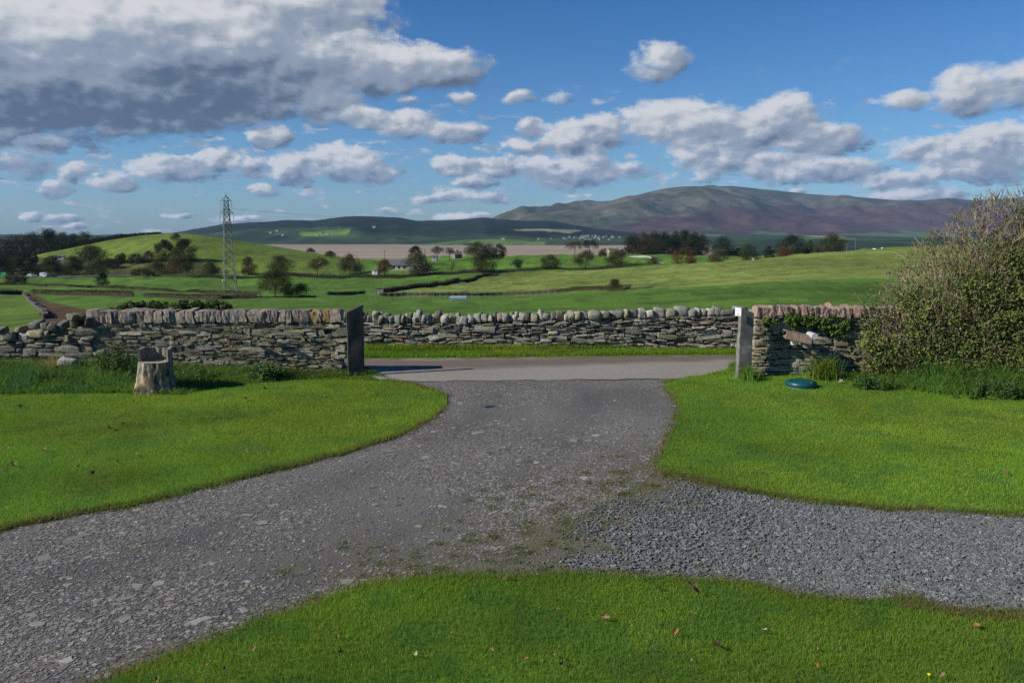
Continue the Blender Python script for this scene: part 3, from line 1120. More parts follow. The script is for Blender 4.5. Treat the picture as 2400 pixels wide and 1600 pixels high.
core('wall_core', lw, A + u * (L - 1.2), u, nrm, 1.12, hw, -0.03, 0.42, M_core)
s = 0.0
PINK = np.array([(0.25, 0.195, 0.16), (0.225, 0.18, 0.152), (0.275, 0.225, 0.185), (0.215, 0.182, 0.155), (0.25, 0.215, 0.175), (0.20, 0.18, 0.16)])
zt0, zt1 = float(at(500, 757, 15.95)[2]), float(at(500, 729, 15.95)[2])
while s < L - 0.05:
    wd = random.uniform(0.095, 0.20) * (1.35 if random.random() < 0.15 else 1)
    if s + wd > L - 0.08:
        wd = L - s
    hh = (zt1 - zt0) / 2 * random.uniform(0.93, 1.05)
    cpos = A + u * (s + wd / 2) + nrm * (-0.14 + random.uniform(-0.015, 0.02)) + np.array([0, 0, zt0 + 0.012 + hh])
    c = pick(1, PINK, 0.13)[0]
    pxq = float(proj(cpos)[0])
    lab = None
    if 722 < pxq < 742 or 762 < pxq < 774:
        c = np.array([0.30, 0.20, 0.085])
        lab = 'orange lichen covered coping stone'
    coping_stone(lw, cpos, (wd / 2 - 0.006, 0.19, hh), rz, c, M_cope, 0.10, 0.14, 0.05, label=lab)
    s += wd

# tumbled dry stone end at far left
A2 = np.array([at(-330, 800, 15.9)[0], 15.9, 0.0])
B2 = np.array([at(222, 800, 15.9)[0], 15.9, 0.0])
tw = empty('dry_stone_wall', A2, 'low tumbled dry stone wall with loose boulders on its broken top, beside the long grass', 'wall')
L2 = B2[0] - A2[0]


def h2f(s):
    px = float(proj(A2 + np.array([s, 0, 0.9]))[0])
    top = np.interp(px, [-330, 0, 60, 110, 160, 215], [800, 800, 795, 782, 772, 752])
    return float(at(px, top, 15.9)[2])


C, S, rz, u, nrm, L = masonry(A2, B2, h2f, 0.3, (0.035, 0.09), (0.14, 0.42), 0.12, 0.012, 0.035)
V, Q, cc = stones(C, S, np.full(len(C), rz), pick(len(C), PAL * 0.85, 0.22), 3, 0.25, 0.18, 0.06, 0.06)
mk('rubble_courses', V, [Q], M_stone, tw, cc, smooth=False)
core('wall_core', tw, A2, u, nrm, L - 0.02, lambda s: h2f(s) - 0.06, -0.07, 0.4, M_core)
BOUL = [(25, 790, 30, 20), (-40, 788, 34, 20), (66, 790, 28, 20), (95, 782, 46, 17), (88, 760, 22, 15), (112, 765, 18, 18), (130, 768, 22, 18), (150, 762, 18, 14), (178, 742, 22, 13), (200, 744, 18, 10), (182, 760, 17, 17), (160, 778, 30, 10),
        (202, 771, 20, 14), (140, 783, 34, 8), (165, 793, 26, 14), (190, 803, 20, 14), (55, 772, 18, 13), (-90, 780, 30, 18), (-150, 782, 34, 18), (5, 775, 20, 14), (213, 752, 14, 17), (116, 784, 12, 12)]
for bx, by, bw, bh in BOUL:
    Pb = at(bx, by, 16.0 + random.uniform(-0.04, 0.14))
    k = 15.9 / F
    col1 = pick(1, PAL * 0.70, 0.25)[0]
    lab = None
    if (bx, by) == (95, 782):
        col1 = np.array([0.27, 0.235, 0.16])
        lab = 'long buff rectangular boulder'
    elif bx == 66:
        col1 = np.array([0.30, 0.29, 0.26])
        lab = 'pale rounded boulder'
    o = coping_stone(tw, Pb, (bw * k / 2 * 1.0, 0.16, bh * k / 2 * 1.1), random.uniform(-0.25, 0.25), col1, M_stone, 0.3, 0.3, 0.15, label=lab, nz=0.07)
    o.name = 'boulder'
Pb = at(160, 850, 15.6)
o = coping_stone(tw, Pb, (0.18, 0.11, 0.085), 0.1, (0.30, 0.30, 0.27), M_stone, 0.28, 0.32, 0.05, label='white lichened boulder at the wall foot')
o.name = 'boulder'

# far wall across the lane
YA = 19.45
A3 = np.array([at(560, 800, YA + 0.2)[0], YA + 0.25, 0.0])
B3 = np.array([at(2260, 800, YA - 0.1)[0], YA - 0.35, 0.0])
fw_ = empty('dry_stone_wall', A3, 'long dry stone wall with a row of upright cobbles on top, across the lane', 'wall')
L3 = np.linalg.norm(B3 - A3)


def h3f(s):
    P_ = A3 + (B3 - A3) * s / L3
    px = float(proj(P_ + np.array([0, 0, 0.8]))[0])
    top = np.interp(px, [500, 850, 1000, 1200, 1300, 1450, 1600, 1760, 2200], [757, 757, 757, 755, 751, 745, 741, 737, 735])
    return float(at(px, top, P_[1])[2])


C, S, rz, u, nrm, L = masonry(A3, B3, h3f, 0.3, (0.035, 0.08), (0.10, 0.36), 0.10, 0.012, 0.03)
right = np.clip(((C - A3) @ u) / L3, 0, 1)
S[:, 2] *= 1.0 - 0.12 * right
V, Q, cc = stones(C, S, np.full(len(C), rz), pick(len(C), PAL * 1.02, 0.3), 3, 0.22, 0.28, 0.07, 0.08)
mk('rubble_courses', V, [Q], M_stone, fw_, cc, smooth=False)
core('wall_core', fw_, A3, u, nrm, L - 0.02, lambda s: h3f(s) - 0.02, -0.09, 0.42, M_core)
s = 0.0
ncs = 0
while s < L and ncs < 96:
    fr = s / L
    wd = random.uniform(0.08, 0.2) if fr < 0.48 else random.uniform(0.10, 0.36)
    P_ = A3 + u * (s + wd / 2)
    px = float(proj(P_ + np.array([0, 0, 0.8]))[0])
    tall = np.interp(px, [500, 850, 1040, 1080, 1200, 1300, 1450, 1760], [25, 24, 26, 19, 21, 21, 21, 18]) * random.uniform(0.74, 1.16)
    hh = tall * YA / F / 2
    if 800 < px < 1790:
        z0 = h3f(s + wd / 2)
        cpos = P_ + nrm * random.uniform(-0.2, -0.1) + np.array([0, 0, z0 + hh * 0.95 - 0.015])
        coping_stone(fw_, cpos, (wd / 2 * 0.98, 0.17, hh), rz + random.uniform(-0.12, 0.12), pick(1, PAL * 1.12, 0.28)[0], M_stone, random.uniform(0.2, 0.5), 0.34, 0.20 if fr < 0.5 else 0.08, nz=0.08)
        ncs += 1
    s += wd * 0.96

# right wall
YR = 15.75
A4 = np.array([at(1769, 800, YR)[0], YR, 0.0])
B4 = np.array([at(2900, 800, YR)[0], YR - 0.3, 0.0])
rw = empty('stone_wall', A4, 'grey stone wall with leaning red sandstone coping and ivy, running into the big bush', 'wall')
h4f = lambda s: float(at(1800, 746, YR)[2]) - 0.01 * math.sin(s * 2.2)
C, S, rz, u, nrm, L = masonry(A4, B4, h4f, 0.3, (0.032, 0.075), (0.09, 0.30), 0.12, 0.009, 0.02)
col = pick(len(C), PAL * 0.88, 0.2)
endq = (C - A4) @ u < 0.2
col[endq] = pick(int(endq.sum()), np.array([(0.30, 0.25, 0.17), (0.26, 0.235, 0.18), (0.33, 0.27, 0.18)]), 0.15)
V, Q, cc = stones(C, S, np.full(len(C), rz), col, 3, 0.26, 0.2, 0.05, 0.06)
mk('rubble_courses', V, [Q], M_stone, rw, cc, smooth=False)
core('wall_core', rw, A4 + u * 0.05, u, nrm, L - 0.1, lambda s: h4f(s) - 0.02, -0.06, 0.42, M_core)
s = 0.0
zt0, zt1 = float(at(1800, 745, YR)[2]), float(at(1800, 721, YR)[2])
while s < 3.6:
    wd = random.uniform(0.08, 0.16)
    hh = (zt1 - zt0) / 2 * random.uniform(0.93, 1.07)
    cpos = A4 + u * (s + wd / 2) + nrm * -0.14 + np.array([0, 0, zt0 + 0.02 + hh])
    coping_stone(rw, cpos, (wd / 2 - 0.004, 0.2, hh), rz, pick(1, PINK * np.array([1, 0.86, 0.82]), 0.15)[0], M_cope, 0.16, 0.16, 0.10)
    s += wd

# ------------------------------------------------------------------ lane and verge
def strip(name, px, pya, pyb, z, mat, colf=None, nx=160, nyy=12, kind='structure'):
    pxs = np.linspace(px[0], px[1], nx)
    rows = []
    for k in range(nyy):
        f = k / (nyy - 1)
        rows.append(gnd(pxs, pya(pxs) * (1 - f) + pyb(pxs) * f, z))
    V = np.array(rows)
    c = np.full(V.shape, 0.5) if colf is None else colf(V)
    ii = np.arange(nyy * nx).reshape(nyy, nx)
    o = mk(name, V.reshape(-1, 3), [np.stack([ii[:-1, :-1], ii[:-1, 1:], ii[1:, 1:], ii[1:, :-1]], -1).reshape(-1, 4)], mat, col=c.reshape(-1, 3), smooth=True)
    o['kind'] = kind
    return o


far_edge = lambda p: np.interp(p, [-600, 850, 1200, 1725, 3200], [842, 840, 837, 830.5, 822])
near_edge = lambda p: np.interp(p, [-600, 850, 960, 1250, 1570, 1700, 3200], [890, 890, 893, 890, 887, 880, 862]) + 0.8 * np.sin(p * 0.045) + 0.5 * np.sin(p * 0.11)


def lane_col(V):
    px, py = proj(V)
    X, Y = V[..., 0], V[..., 1]
    n = fbm(X, Y, 1.2, 4, 71)
    c = np.empty(V.shape)
    c[:] = (0.225, 0.205, 0.175)
    c *= (0.88 + 0.24 * fbm(X * 0.4, Y, 2.0, 4, 72))[..., None]
    d = (py - far_edge(px)) / np.interp(px, [850, 1150, 1400, 1725], [24, 20, 15, 13])
    r = np.clip(1.6 - np.abs(d - 0.55) * 1.9 + (n - 0.5) * 1.5, 0, 1)[..., None]
    r = r * 0.8
    c = c * (1 - r) + np.array([0.105, 0.076, 0.060]) * r
    return c


M_lane = material('lane_surface', 0.92, 0.2, 30, 6, 0.5, 70, dist=0.008, extra=lambda t, c, v: t.mix(t.ramp(t.noise(v, 6, 5, 0.6), 0.6, 0.72, 0, 0.35), c, (0.10, 0.09, 0.075)))
strip('lane', (-600, 3200), far_edge, near_edge, 0.014, M_lane, lane_col, 320, 28)
base_edge = lambda p: np.interp(p, [-600, 850, 1200, 1725, 3200], [820, 819, 817, 811, 806])
strip('verge', (-600, 3200), lambda p: base_edge(p) - 6, lambda p: far_edge(p) + 0.6 + 0.9 * np.sin(p * 0.07) + 0.7 * np.sin(p * 0.19 + 1), 0.020, M_soil, lambda V: np.tile(np.array(SOILC), V.shape[:2] + (1,)))
pxs = np.linspace(790, 1790, 40)
vp = np.array([(p, base_edge(p) - 3) for p in pxs] + [(p, far_edge(p) + 0.8) for p in pxs[::-1]])
Pv = scatter(vp, lambda Y: 2600, 0.018)
pv_x, pv_y = proj(Pv)
nb = np.clip((far_edge(pv_x) - pv_y) / 20, 0, 1)
hv = (0.04 + 0.05 * rng.random(len(Pv)) + 0.13 * (nb > 0.72) * rng.random(len(Pv)) ** 2)
blades('verge_grass', Pv, hv, np.full(len(Pv), 0.011), grass_cols(Pv, (0.150, 0.250, 0.016), 0.25, 0.08), 0.6)

# ------------------------------------------------------------------ loose stone on the drive
def shards(name, P, size, thick, col, tilt=0.12, n=1, jit=0.32, nz=0.0):
    S = np.stack([size * (0.55 + 0.6 * rng.random(len(P))), size * (0.4 + 0.4 * rng.random(len(P))), thick], 1) / 2
    V, Q, cc = stones(P, S, rng.random(len(P)) * 2 * np.pi, col, n, 0.25 if nz else 0.0, jit, tilt, nz)
    o = mk(name, V, [Q], M_chip, col=cc)
    o['kind'] = 'stuff'
    return o


M_chip = material('slate_chips', 0.7, 0.18, 60, 4, spec=0.35)
SL = np.array([(0.135, 0.145, 0.148), (0.170, 0.180, 0.182), (0.110, 0.118, 0.122), (0.205, 0.212, 0.208), (0.130, 0.124, 0.124), (0.090, 0.096, 0.098), (0.155, 0.160, 0.142), (0.120, 0.135, 0.125)])
GV = densify(GRAVEL, 20, 6, 12)
Pg = scatter(GV, lambda Y: 5200 if Y > 5 else 2400, 0.0)
gpx_, gpy_ = proj(Pg)
dgm = segdist(gpx_, gpy_, MOSSLINE, False)
keep = rng.random(len(Pg)) < np.clip(dgm / 2.3 + (fbm(Pg[:, 0], Pg[:, 1], 2.6, 4, 20) - 0.5) * 1.3 - 0.08, 0.04, 1)
Pg = Pg[keep]
Pg[:, 2] = (fbm(Pg[:, 0], Pg[:, 1], 1.3, 4, 3) - 0.5) * 0.03 + 0.003 + 0.012 * rng.random(len(Pg))
szg = 0.018 + 0.026 * rng.random(len(Pg)) ** 1.8
szg = szg * np.clip(0.55 + dgm[keep] / 3.0, 0.55, 1)
shards('slate_gravel', Pg, szg, 0.004 + 0.004 * rng.random(len(Pg)), pick(len(Pg), SL * 0.90, 0.24), 0.24)

DRIVE = np.array([(-900, 1440), (0, 1245), (310, 1185), (520, 1136), (700, 1096), (900, 1034), (1000, 990), (1046, 955), (1050, 930), (1000, 905), (940, 893), (1560, 890), (1585, 925), (1594, 968), (1584, 1000), (1550, 1060), (1545, 1100),
                  (1420, 1180), (1300, 1240), (1150, 1310), (1000, 1350), (860, 1370), (640, 1444), (400, 1534), (240, 1594), (-200, 1780), (-900, 1900)], float)
Pd = scatter(DRIVE, lambda Y: 2600 if Y < 9 else 1500, 0.0)
cl = fbm(Pd[:, 0] * 1.0, Pd[:, 1], 0.7, 4, 26)
keep = rng.random(len(Pd)) < np.clip((cl - 0.30) * 2.2, 0.14, 0.9)
Pd = Pd[keep]
qx, qy = proj(Pd)
Pd = Pd[rng.random(len(Pd)) > 0.5 * rut(segdist(qx, qy, DRIVELINE, False), fbm(Pd[:, 0], Pd[:, 1], 0.5, 3, 61))]
zd = (fbm(Pd[:, 0], Pd[:, 1], 1.3, 4, 3) - 0.5) * 0.03
big_ = rng.random(len(Pd))
szd = 0.009 + 0.020 * rng.random(len(Pd)) ** 1.5 + 0.030 * (big_ > 0.93) * rng.random(len(Pd)) + 0.085 * (big_ > 0.9972) * rng.random(len(Pd))
Pd[:, 2] = zd + 0.002
DL = np.array([(0.165, 0.156, 0.140), (0.20, 0.19, 0.172), (0.25, 0.238, 0.212), (0.12, 0.114, 0.105), (0.075, 0.071, 0.065), (0.20, 0.175, 0.135)])
dcol = pick(len(Pd), DL, 0.2) * np.where(szd > 0.028, 1.0, 0.98)[:, None]
lg = szd > 0.03
shards('driveway_slate', Pd[~lg], szd[~lg] * 1.2, 0.003 + 0.045 * szd[~lg], dcol[~lg], 0.05)
shards('driveway_slate', Pd[lg], szd[lg] * 1.2, 0.003 + 0.03 * szd[lg], dcol[lg], 0.03, n=2, jit=0.4, nz=0.17)

# moss and small weeds creeping over the gravel and the drive margins
k = rng.integers(0, len(MOSSLINE) - 1, 260)
t = rng.random(260)[:, None]
mq = gnd(np.array([p[0] for p in MOSSLINE], float), np.array([p[1] for p in MOSSLINE], float))
Pw = mq[k] * (1 - t) + mq[k + 1] * t + np.column_stack([rng.normal(0, 0.55, 260), rng.normal(0, 0.45, 260), np.zeros(260)])
extra = scatter(GV, lambda Y: 5, 0.0)
Pw = np.vstack([Pw, extra])
reps = rng.integers(6, 60, len(Pw))
Pw = np.repeat(Pw, reps, 0)
Pw[:, :2] += rng.normal(0, 0.035, (len(Pw), 2))
qx, qy = proj(Pw)
Pw = Pw[~inpoly(qx, qy, ppF) & ~inpoly(qx, qy, ppR)]
Pw[:, 2] = 0.0
blades('gravel_weeds', Pw, 0.012 + 0.022 * rng.random(len(Pw)), np.full(len(Pw), 0.006), grass_cols(Pw, (0.110, 0.150, 0.028), 0.3, 0.15), 1.3)

# shallow puddle in the drive
pth = np.linspace(0, 2 * np.pi, 28, endpoint=False)
rr = 1 + 0.3 * np.sin(pth * 3 + 1) + 0.15 * np.sin(pth * 5)
pc = gnd(1142, 953)
M_water = bpy.data.materials.new('puddle_water')
M_water.use_nodes = True
bb = M_water.node_tree.nodes['Principled BSDF']
bb.inputs['Base Color'].default_value = (0.05, 0.05, 0.048, 1)
bb.inputs['Roughness'].default_value = 0.22
pv = np.stack([pc[0] + 0.085 * rr * np.cos(pth), pc[1] + 0.08 * rr * np.sin(pth), np.full(28, 0.022)], 1)
mk('puddle', np.vstack([pv, [pc[0], pc[1], 0.022]]), [np.array([[i, (i + 1) % 28, 28] for i in range(28)])], M_water)['kind'] = 'structure'

# ------------------------------------------------------------------ gateposts, sign
def slab_post(name, foot, quad_w, depth, hz_l, hz_r, rz, label, tilt=0.0, mat=None):
    """stone slab gatepost: width along its face, slanting top, slightly irregular edges"""
    e = empty(name, foot, label, 'gatepost', 'slate gateposts')
    nz, nx, ny = 14, 5, 3
    V, idx, q = [], {}, []
    for k in range(nz + 1):
        for i in range(nx + 1):
            for j in range(ny + 1):
                if not (i in (0, nx) or j in (0, ny) or k in (0, nz)):
                    continue
                fx = i / nx - 0.5
                top = hz_l + (hz_r - hz_l) * (i / nx)
                z = -0.1 + (top + 0.1) * k / nz
                x, y = fx * quad_w, (j / ny - 0.5) * depth
                nn = (float(vnoise(x * 6 + 9, z * 5 + y * 7, 1.0, int(foot[0] * 10) % 40)) - 0.5)
                x += nn * 0.016 * (1 if i in (0, nx) else 0.3) + tilt * z
                y += (float(vnoise(x * 5, z * 4, 1.0, 5)) - 0.5) * 0.014
                idx[(i, j, k)] = len(V)
                V.append((x, y, z))
    for k in range(nz):
        for i in range(nx):
            for j in (0, ny):
                a = [idx[(i, j, k)], idx[(i + 1, j, k)], idx[(i + 1, j, k + 1)], idx[(i, j, k + 1)]]
                q.append(a if j == 0 else a[::-1])
        for j in range(ny):
            for i in (0, nx):
                a = [idx[(i, j, k)], idx[(i, j + 1, k)], idx[(i, j + 1, k + 1)], idx[(i, j, k + 1)]]
                q.append(a if i == nx else a[::-1])
    for i in range(nx):
        for j in range(ny):
            q.append([idx[(i, j, nz)], idx[(i + 1, j, nz)], idx[(i + 1, j + 1, nz)], idx[(i, j + 1, nz)]])
    V = np.array(V)
    c, s_ = math.cos(rz), math.sin(rz)
    V = np.stack([V[:, 0] * c - V[:, 1] * s_, V[:, 0] * s_ + V[:, 1] * c, V[:, 2]], 1) + np.array(foot)
    o = mk('slab', V, [np.array(q)], mat or M_slate, e, smooth=False)
    bv = o.modifiers.new('edge', 'BEVEL')
    bv.width = 0.008
    bv.segments = 2
    return e


YP = 15.75
fl = np.array([at(833, 800, YP)[0], YP, 0.0])
slab_post('gatepost', fl, 0.325, 0.12, float(at(815, 731, YP)[2]), float(at(850, 713, YP)[2]), math.radians(17), 'shade-darkened slate gatepost with steeply slanting top at the end of the pink-topped wall', mat=M_slate_shaded)
YP2 = 15.45
fr_ = np.array([at(1744, 800, YP2)[0], YP2, 0.0])
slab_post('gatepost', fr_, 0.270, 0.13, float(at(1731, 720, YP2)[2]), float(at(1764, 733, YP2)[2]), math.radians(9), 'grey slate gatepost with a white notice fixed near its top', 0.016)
sg = empty('notice_sign', at(1728, 740, 15.33), 'small white notice plate on the gatepost beside the red-topped wall', 'sign')
q = at(1730, 730.5, 15.26)
SA = math.radians(-36)


def turn(V):
    d = np.asarray(V, float) - q
    return np.stack([d[:, 0] * math.cos(SA) - d[:, 1] * math.sin(SA), d[:, 0] * math.sin(SA) + d[:, 1] * math.cos(SA), d[:, 2]], 1) + q


mb = MB()
wS, hS = 0.118, 0.158
th8 = []
for cx_, cz_, a0 in ((1, 1, 0), (-1, 1, 90), (-1, -1, 180), (1, -1, 270)):
    for k in range(4):
        a = math.radians(a0 + k * 30)
        th8.append((cx_ * (wS / 2 - 0.014) + 0.014 * math.cos(a), cz_ * (hS / 2 - 0.014) + 0.014 * math.sin(a)))
th8 = np.array(th8)
n8 = len(th8)
Vf = np.array([[x, y, z - 0.05 * x] for y in (-0.004, 0.004) for x, z in th8])
Vf = np.vstack([Vf, [[0, -0.004, 0]], [[0, 0.004, 0]]]) + q
tr, qd = [], []
for i in range(n8):
    j = (i + 1) % n8
    tr += [[2 * n8, i, j][::-1], [2 * n8 + 1, n8 + i, n8 + j]]
    qd.append([i, j, n8 + j, n8 + i])
mb.add(turn(Vf), tr, qd, (0.66, 0.66, 0.66))
mb.build('plate', M_paint, sg)
mb = MB()
for k, (a, b_) in enumerate(((-0.03, 0.03), (-0.036, 0.032), (-0.03, 0.026))):
    zz = 0.042 - k * 0.026
    mb.box(q + np.array([a, -0.0058, zz - 0.005]), q + np.array([b_, -0.0046, zz + 0.003]), (0.45, 0.46, 0.48), rz=SA, piv=q)
mb.build('lettering', M_paint, sg)
mb = MB()
el_ = np.linspace(0, 2 * np.pi, 18, endpoint=False)
ve = np.stack([0.012 + 0.021 * np.cos(el_), np.full(18, -0.006), -0.052 + 0.008 * np.sin(el_) - 0.05 * 0.02 * np.cos(el_) * 10 * 0.3], 1) + q
mb.add(turn(np.vstack([ve, q + [0.012, -0.006, -0.052]])), tris=[[18, (i + 1) % 18, i] for i in range(18)], col=(0.02, 0.02, 0.02))
mb.build('arrow_mark', M_paint, sg)

# ------------------------------------------------------------------ stump seat
YS = 14.15
st0 = np.array([at(361, 800, YS)[0], YS, 0.0])
st = empty('stump_seat', st0, 'tree stump carved into a seat with a curved back, standing in the long grass', 'seat')
kk = YS / F
hs, hb = float(at(360, 846, YS)[2]), float(at(360, 813, YS + 0.25)[2])
nt, nzz = 72, 22
th = np.linspace(0, 2 * np.pi, nt, endpoint=False)
def stump_r(t, z):
    flare = 1 + 0.34 * np.clip(1 - z / 0.42, 0, 1) ** 1.8
    ridge = 0.030 * np.abs(np.sin(t * 3.5 + 0.6 + 0.6 * np.sin(t * 2))) * np.clip(1.15 - z / 0.6, 0.1, 1) + 0.008 * np.sin(t * 13 + 2 * z)
    sq = 1 / (np.abs(np.cos(t)) ** 5 + np.abs(np.sin(t)) ** 5) ** (1 / 5)
    sq = 0.5 + 0.5 * sq
    return (0.285 * sq) * flare + ridge - 0.03
V, q = [], []
for k in range(nzz + 1):
    z = -0.08 + (hs + 0.08) * k / nzz
    r = stump_r(th, z) + 0.030 * (fbm(th * 5, np.full(nt, z * 7), 1.0, 4, 8) - 0.5) * 2
    V.append(np.stack([r * np.cos(th), r * np.sin(th), np.full(nt, z)], 1))
for k in range(nzz):
    for i in range(nt):
        q.append([k * nt + i, k * nt + (i + 1) % nt, (k + 1) * nt + (i + 1) % nt, (k + 1) * nt + i])
V = np.concatenate(V)
top = V[-nt:].copy()
BK = np.array([(0.30, 0.25, 0.19), (0.22, 0.18, 0.14), (0.26, 0.17, 0.10), (0.12, 0.10, 0.08), (0.36, 0.33, 0.28)])
tt = np.tile(th, nzz + 1)
nn = fbm(tt * 5.5, V[:, 2] * 8.0, 1.0, 4, 40)
cst = np.array(BK[0]) * np.clip(2.6 * nn - 0.65, 0.22, 1.3)[:, None]
orange = (fbm(tt * 4, V[:, 2] * 5, 1.0, 3, 91) > 0.62)
cst[orange] = np.array([0.26, 0.17, 0.09])
cst[nn > 0.68] = np.array([0.36, 0.33, 0.27])
V = V + st0
M_barkc = material('stump_bark', 0.95, 0.4, 22, 6, 1.0, 35, stretch=(1, 1, 0.35), dist=0.02)
mk('stump_base', V, [np.array(q)], M_barkc, st, cst, smooth=True)
vt = np.vstack([top * [1, 1, 1], [[0, 0, hs - 0.012]]]) + st0
M_cut = material('cut_wood', 0.9, 0.25, 18, 5, 0.4, 40, base=(0.27, 0.22, 0.165), dist=0.006)
mk('seat_top', vt + [0, 0, 0.001], [np.array([[i, (i + 1) % nt, nt] for i in range(nt)])], M_cut, st)
# backrest shell round the back, open to the front
ta = np.linspace(math.radians(-14), math.radians(194), 44)
V, q = [], []
NZB = 8
for k in range(NZB + 1):
    z = hs - 0.25 + (hb - hs + 0.25) * k / NZB
    ro = stump_r(ta, max(z, 0.3)) + 0.015 + 0.004 * np.sin(ta * 9)
    top_ = z + (0.012 * np.sin(ta * 3) + 0.003 * np.sin(ta * 8)) * (k / NZB)
    V.append(np.stack([ro * np.cos(ta), ro * np.sin(ta), top_], 1))
for k in range(NZB + 1):
    z = hs - 0.25 + (hb - hs + 0.25) * k / NZB
    ri = stump_r(ta, max(z, 0.3)) - 0.018
    top_ = z + (0.012 * np.sin(ta * 3) + 0.003 * np.sin(ta * 8)) * (k / NZB)
    V.append(np.stack([ri * np.cos(ta), ri * np.sin(ta), top_], 1))
V = np.concatenate(V)
na = len(ta)
off = (NZB + 1) * na
for k in range(NZB):
    for i in range(na - 1):
        a, b_, c_, d_ = k * na + i, k * na + i + 1, (k + 1) * na + i + 1, (k + 1) * na + i
        q.append([a, b_, c_, d_])
        q.append([off + d_, off + c_, off + b_, off + a])
    for i in (0, na - 1):
        a, d_ = k * na + i, (k + 1) * na + i
        q.append([a, d_, off + d_, off + a] if i == 0 else [off + a, off + d_, d_, a])
for i in range(na - 1):
    a = NZB * na + i
    q.append([a, a + 1, off + a + 1, off + a])
cb_ = np.tile(np.array([0.20, 0.175, 0.14]), (len(V), 1)) * (0.8 + 0.4 * rng.random((len(V), 1)))
M_back = material('backrest_wood', 0.92, 0.4, 26, 6, 0.6, 50, stretch=(1, 1, 0.12), dist=0.01)
mk('backrest', V + st0, [np.array(q)], M_back, st, cb_)

# ------------------------------------------------------------------ green tank lid
lc = gnd(1877, 909)
ld = empty('tank_lid', lc, 'round dark teal plastic inspection lid sitting on the lawn near the bush', 'cover')
k = lc[1] / F
R0 = 36 * k
M_teal = bpy.data.materials.new('teal_plastic')
M_teal.use_nodes = True
bb = M_teal.node_tree.nodes['Principled BSDF']
bb.inputs['Base Color'].default_value = (0.004, 0.060, 0.066, 1)
bb.inputs['Roughness'].default_value = 0.38
M_rim = bpy.data.materials.new('grey_collar')
M_rim.use_nodes = True
M_rim.node_tree.nodes['Principled BSDF'].inputs['Base Color'].default_value = (0.10, 0.15, 0.18, 1)
M_rim.node_tree.nodes['Principled BSDF'].inputs['Roughness'].default_value = 0.6
mb = MB()
mb.lathe(lc, [(0.0, 0.165), (R0 * 0.3, 0.163), (R0 * 0.6, 0.155), (R0 * 0.84, 0.137), (R0 * 0.96, 0.12), (R0, 0.105), (R0 * 1.01, 0.085), (R0, 0.05), (R0 * 0.97, 0.04), (R0 * 0.93, 0.042)], 48)
mb.build('dome', M_teal, ld, smooth=True)
mb = MB()
mb.lathe(lc, [(R0 * 0.96, 0.043), (R0 * 0.97, 0.03), (R0 * 0.93, -0.02)], 40)
mb.build('collar', M_rim, ld, smooth=True)
mb = MB()
for a in (-50, 70, 190):
    mb = MB()
    a = math.radians(a)
    ctr = lc + np.array([R0 * 0.80 * math.cos(a), R0 * 0.80 * math.sin(a), 0.145])
    mb.box(ctr - [0.035, 0.02, 0.012], ctr + [0.035, 0.02, 0.008], rz=a + math.pi / 2)
    mb.build('latch', M_teal, ld)

# ------------------------------------------------------------------ plank on the right wall
pb = at(1872, 797, 15.4)
pk = empty('wall_plank', at(1872, 812, 15.5), 'tilted weathered reddish board on brackets jutting from the ivy wall', 'plank')
L_, R_ = at(1843, 786, 15.32), at(1903, 799, 15.28)
dv = (R_ - L_)
lnb = np.linalg.norm(dv)
dv /= lnb
upv = np.cross(np.array([0, -1.0, 0]), dv)
upv = upv / np.linalg.norm(upv)
if upv[2] < 0:
    upv = -upv
bkv = np.array([0, 1.0, 0])
def obox(mb, o, a, b, c, col):
    V = np.array([o + i * a + j * b + k_ * c for i in (0, 1) for j in (0, 1) for k_ in (0, 1)])
    mb.add(V, quads=[[0, 1, 3, 2], [4, 6, 7, 5], [0, 4, 5, 1], [2, 3, 7, 6], [0, 2, 6, 4], [1, 5, 7, 3]], col=col)
mb = MB()
obox(mb, L_ - upv * 0.066, dv * lnb, bkv * 0.03, upv * 0.14, (0.27, 0.185, 0.14))
mb.build('board', M_wood, pk)
mb = MB()
obox(mb, L_ + upv * 0.076 + bkv * 0.012, dv * lnb * 0.98, bkv * 0.26, upv * 0.02, (0.20, 0.15, 0.12))
mb.build('shelf', M_wood, pk)
for f in (0.12, 0.86):
    mb = MB()
    o_ = L_ + dv * lnb * f - upv * 0.06 + bkv * 0.04
    obox(mb, o_, dv * 0.035, bkv * 0.32, upv * 0.05, (0.16, 0.12, 0.09))
    mb.build('bracket', M_wood, pk)
mb = MB()
ce = at(1906, 787, 15.25)
th10 = np.linspace(0, 2 * np.pi, 13)[:-1]
mb.tube([ce - [0.0, 0.09, 0], ce + [0, 0.22, 0]], [0.062, 0.062], 12, (0.42, 0.42, 0.42))
mb.build('end_roller', M_paint, pk)
wb = empty('white_bowl', at(1861, 806, 15.42), 'small white plastic bowl tucked under the reddish plank', 'bowl')
mb = MB()
cw = at(1861, 808, 15.45)
mb.lathe(cw, [(0.045, 0.0), (0.065, 0.03), (0.075, 0.085), (0.08, 0.088), (0.07, 0.08), (0.05, 0.02), (0.0, 0.015)], 24, (0.75, 0.75, 0.70))
mb.build('basin', M_paint, wb, smooth=True)

# ------------------------------------------------------------------ plants along the walls
def band(pts_near, pts_far):
    return np.array(list(pts_near) + list(pts_far)[::-1], float)


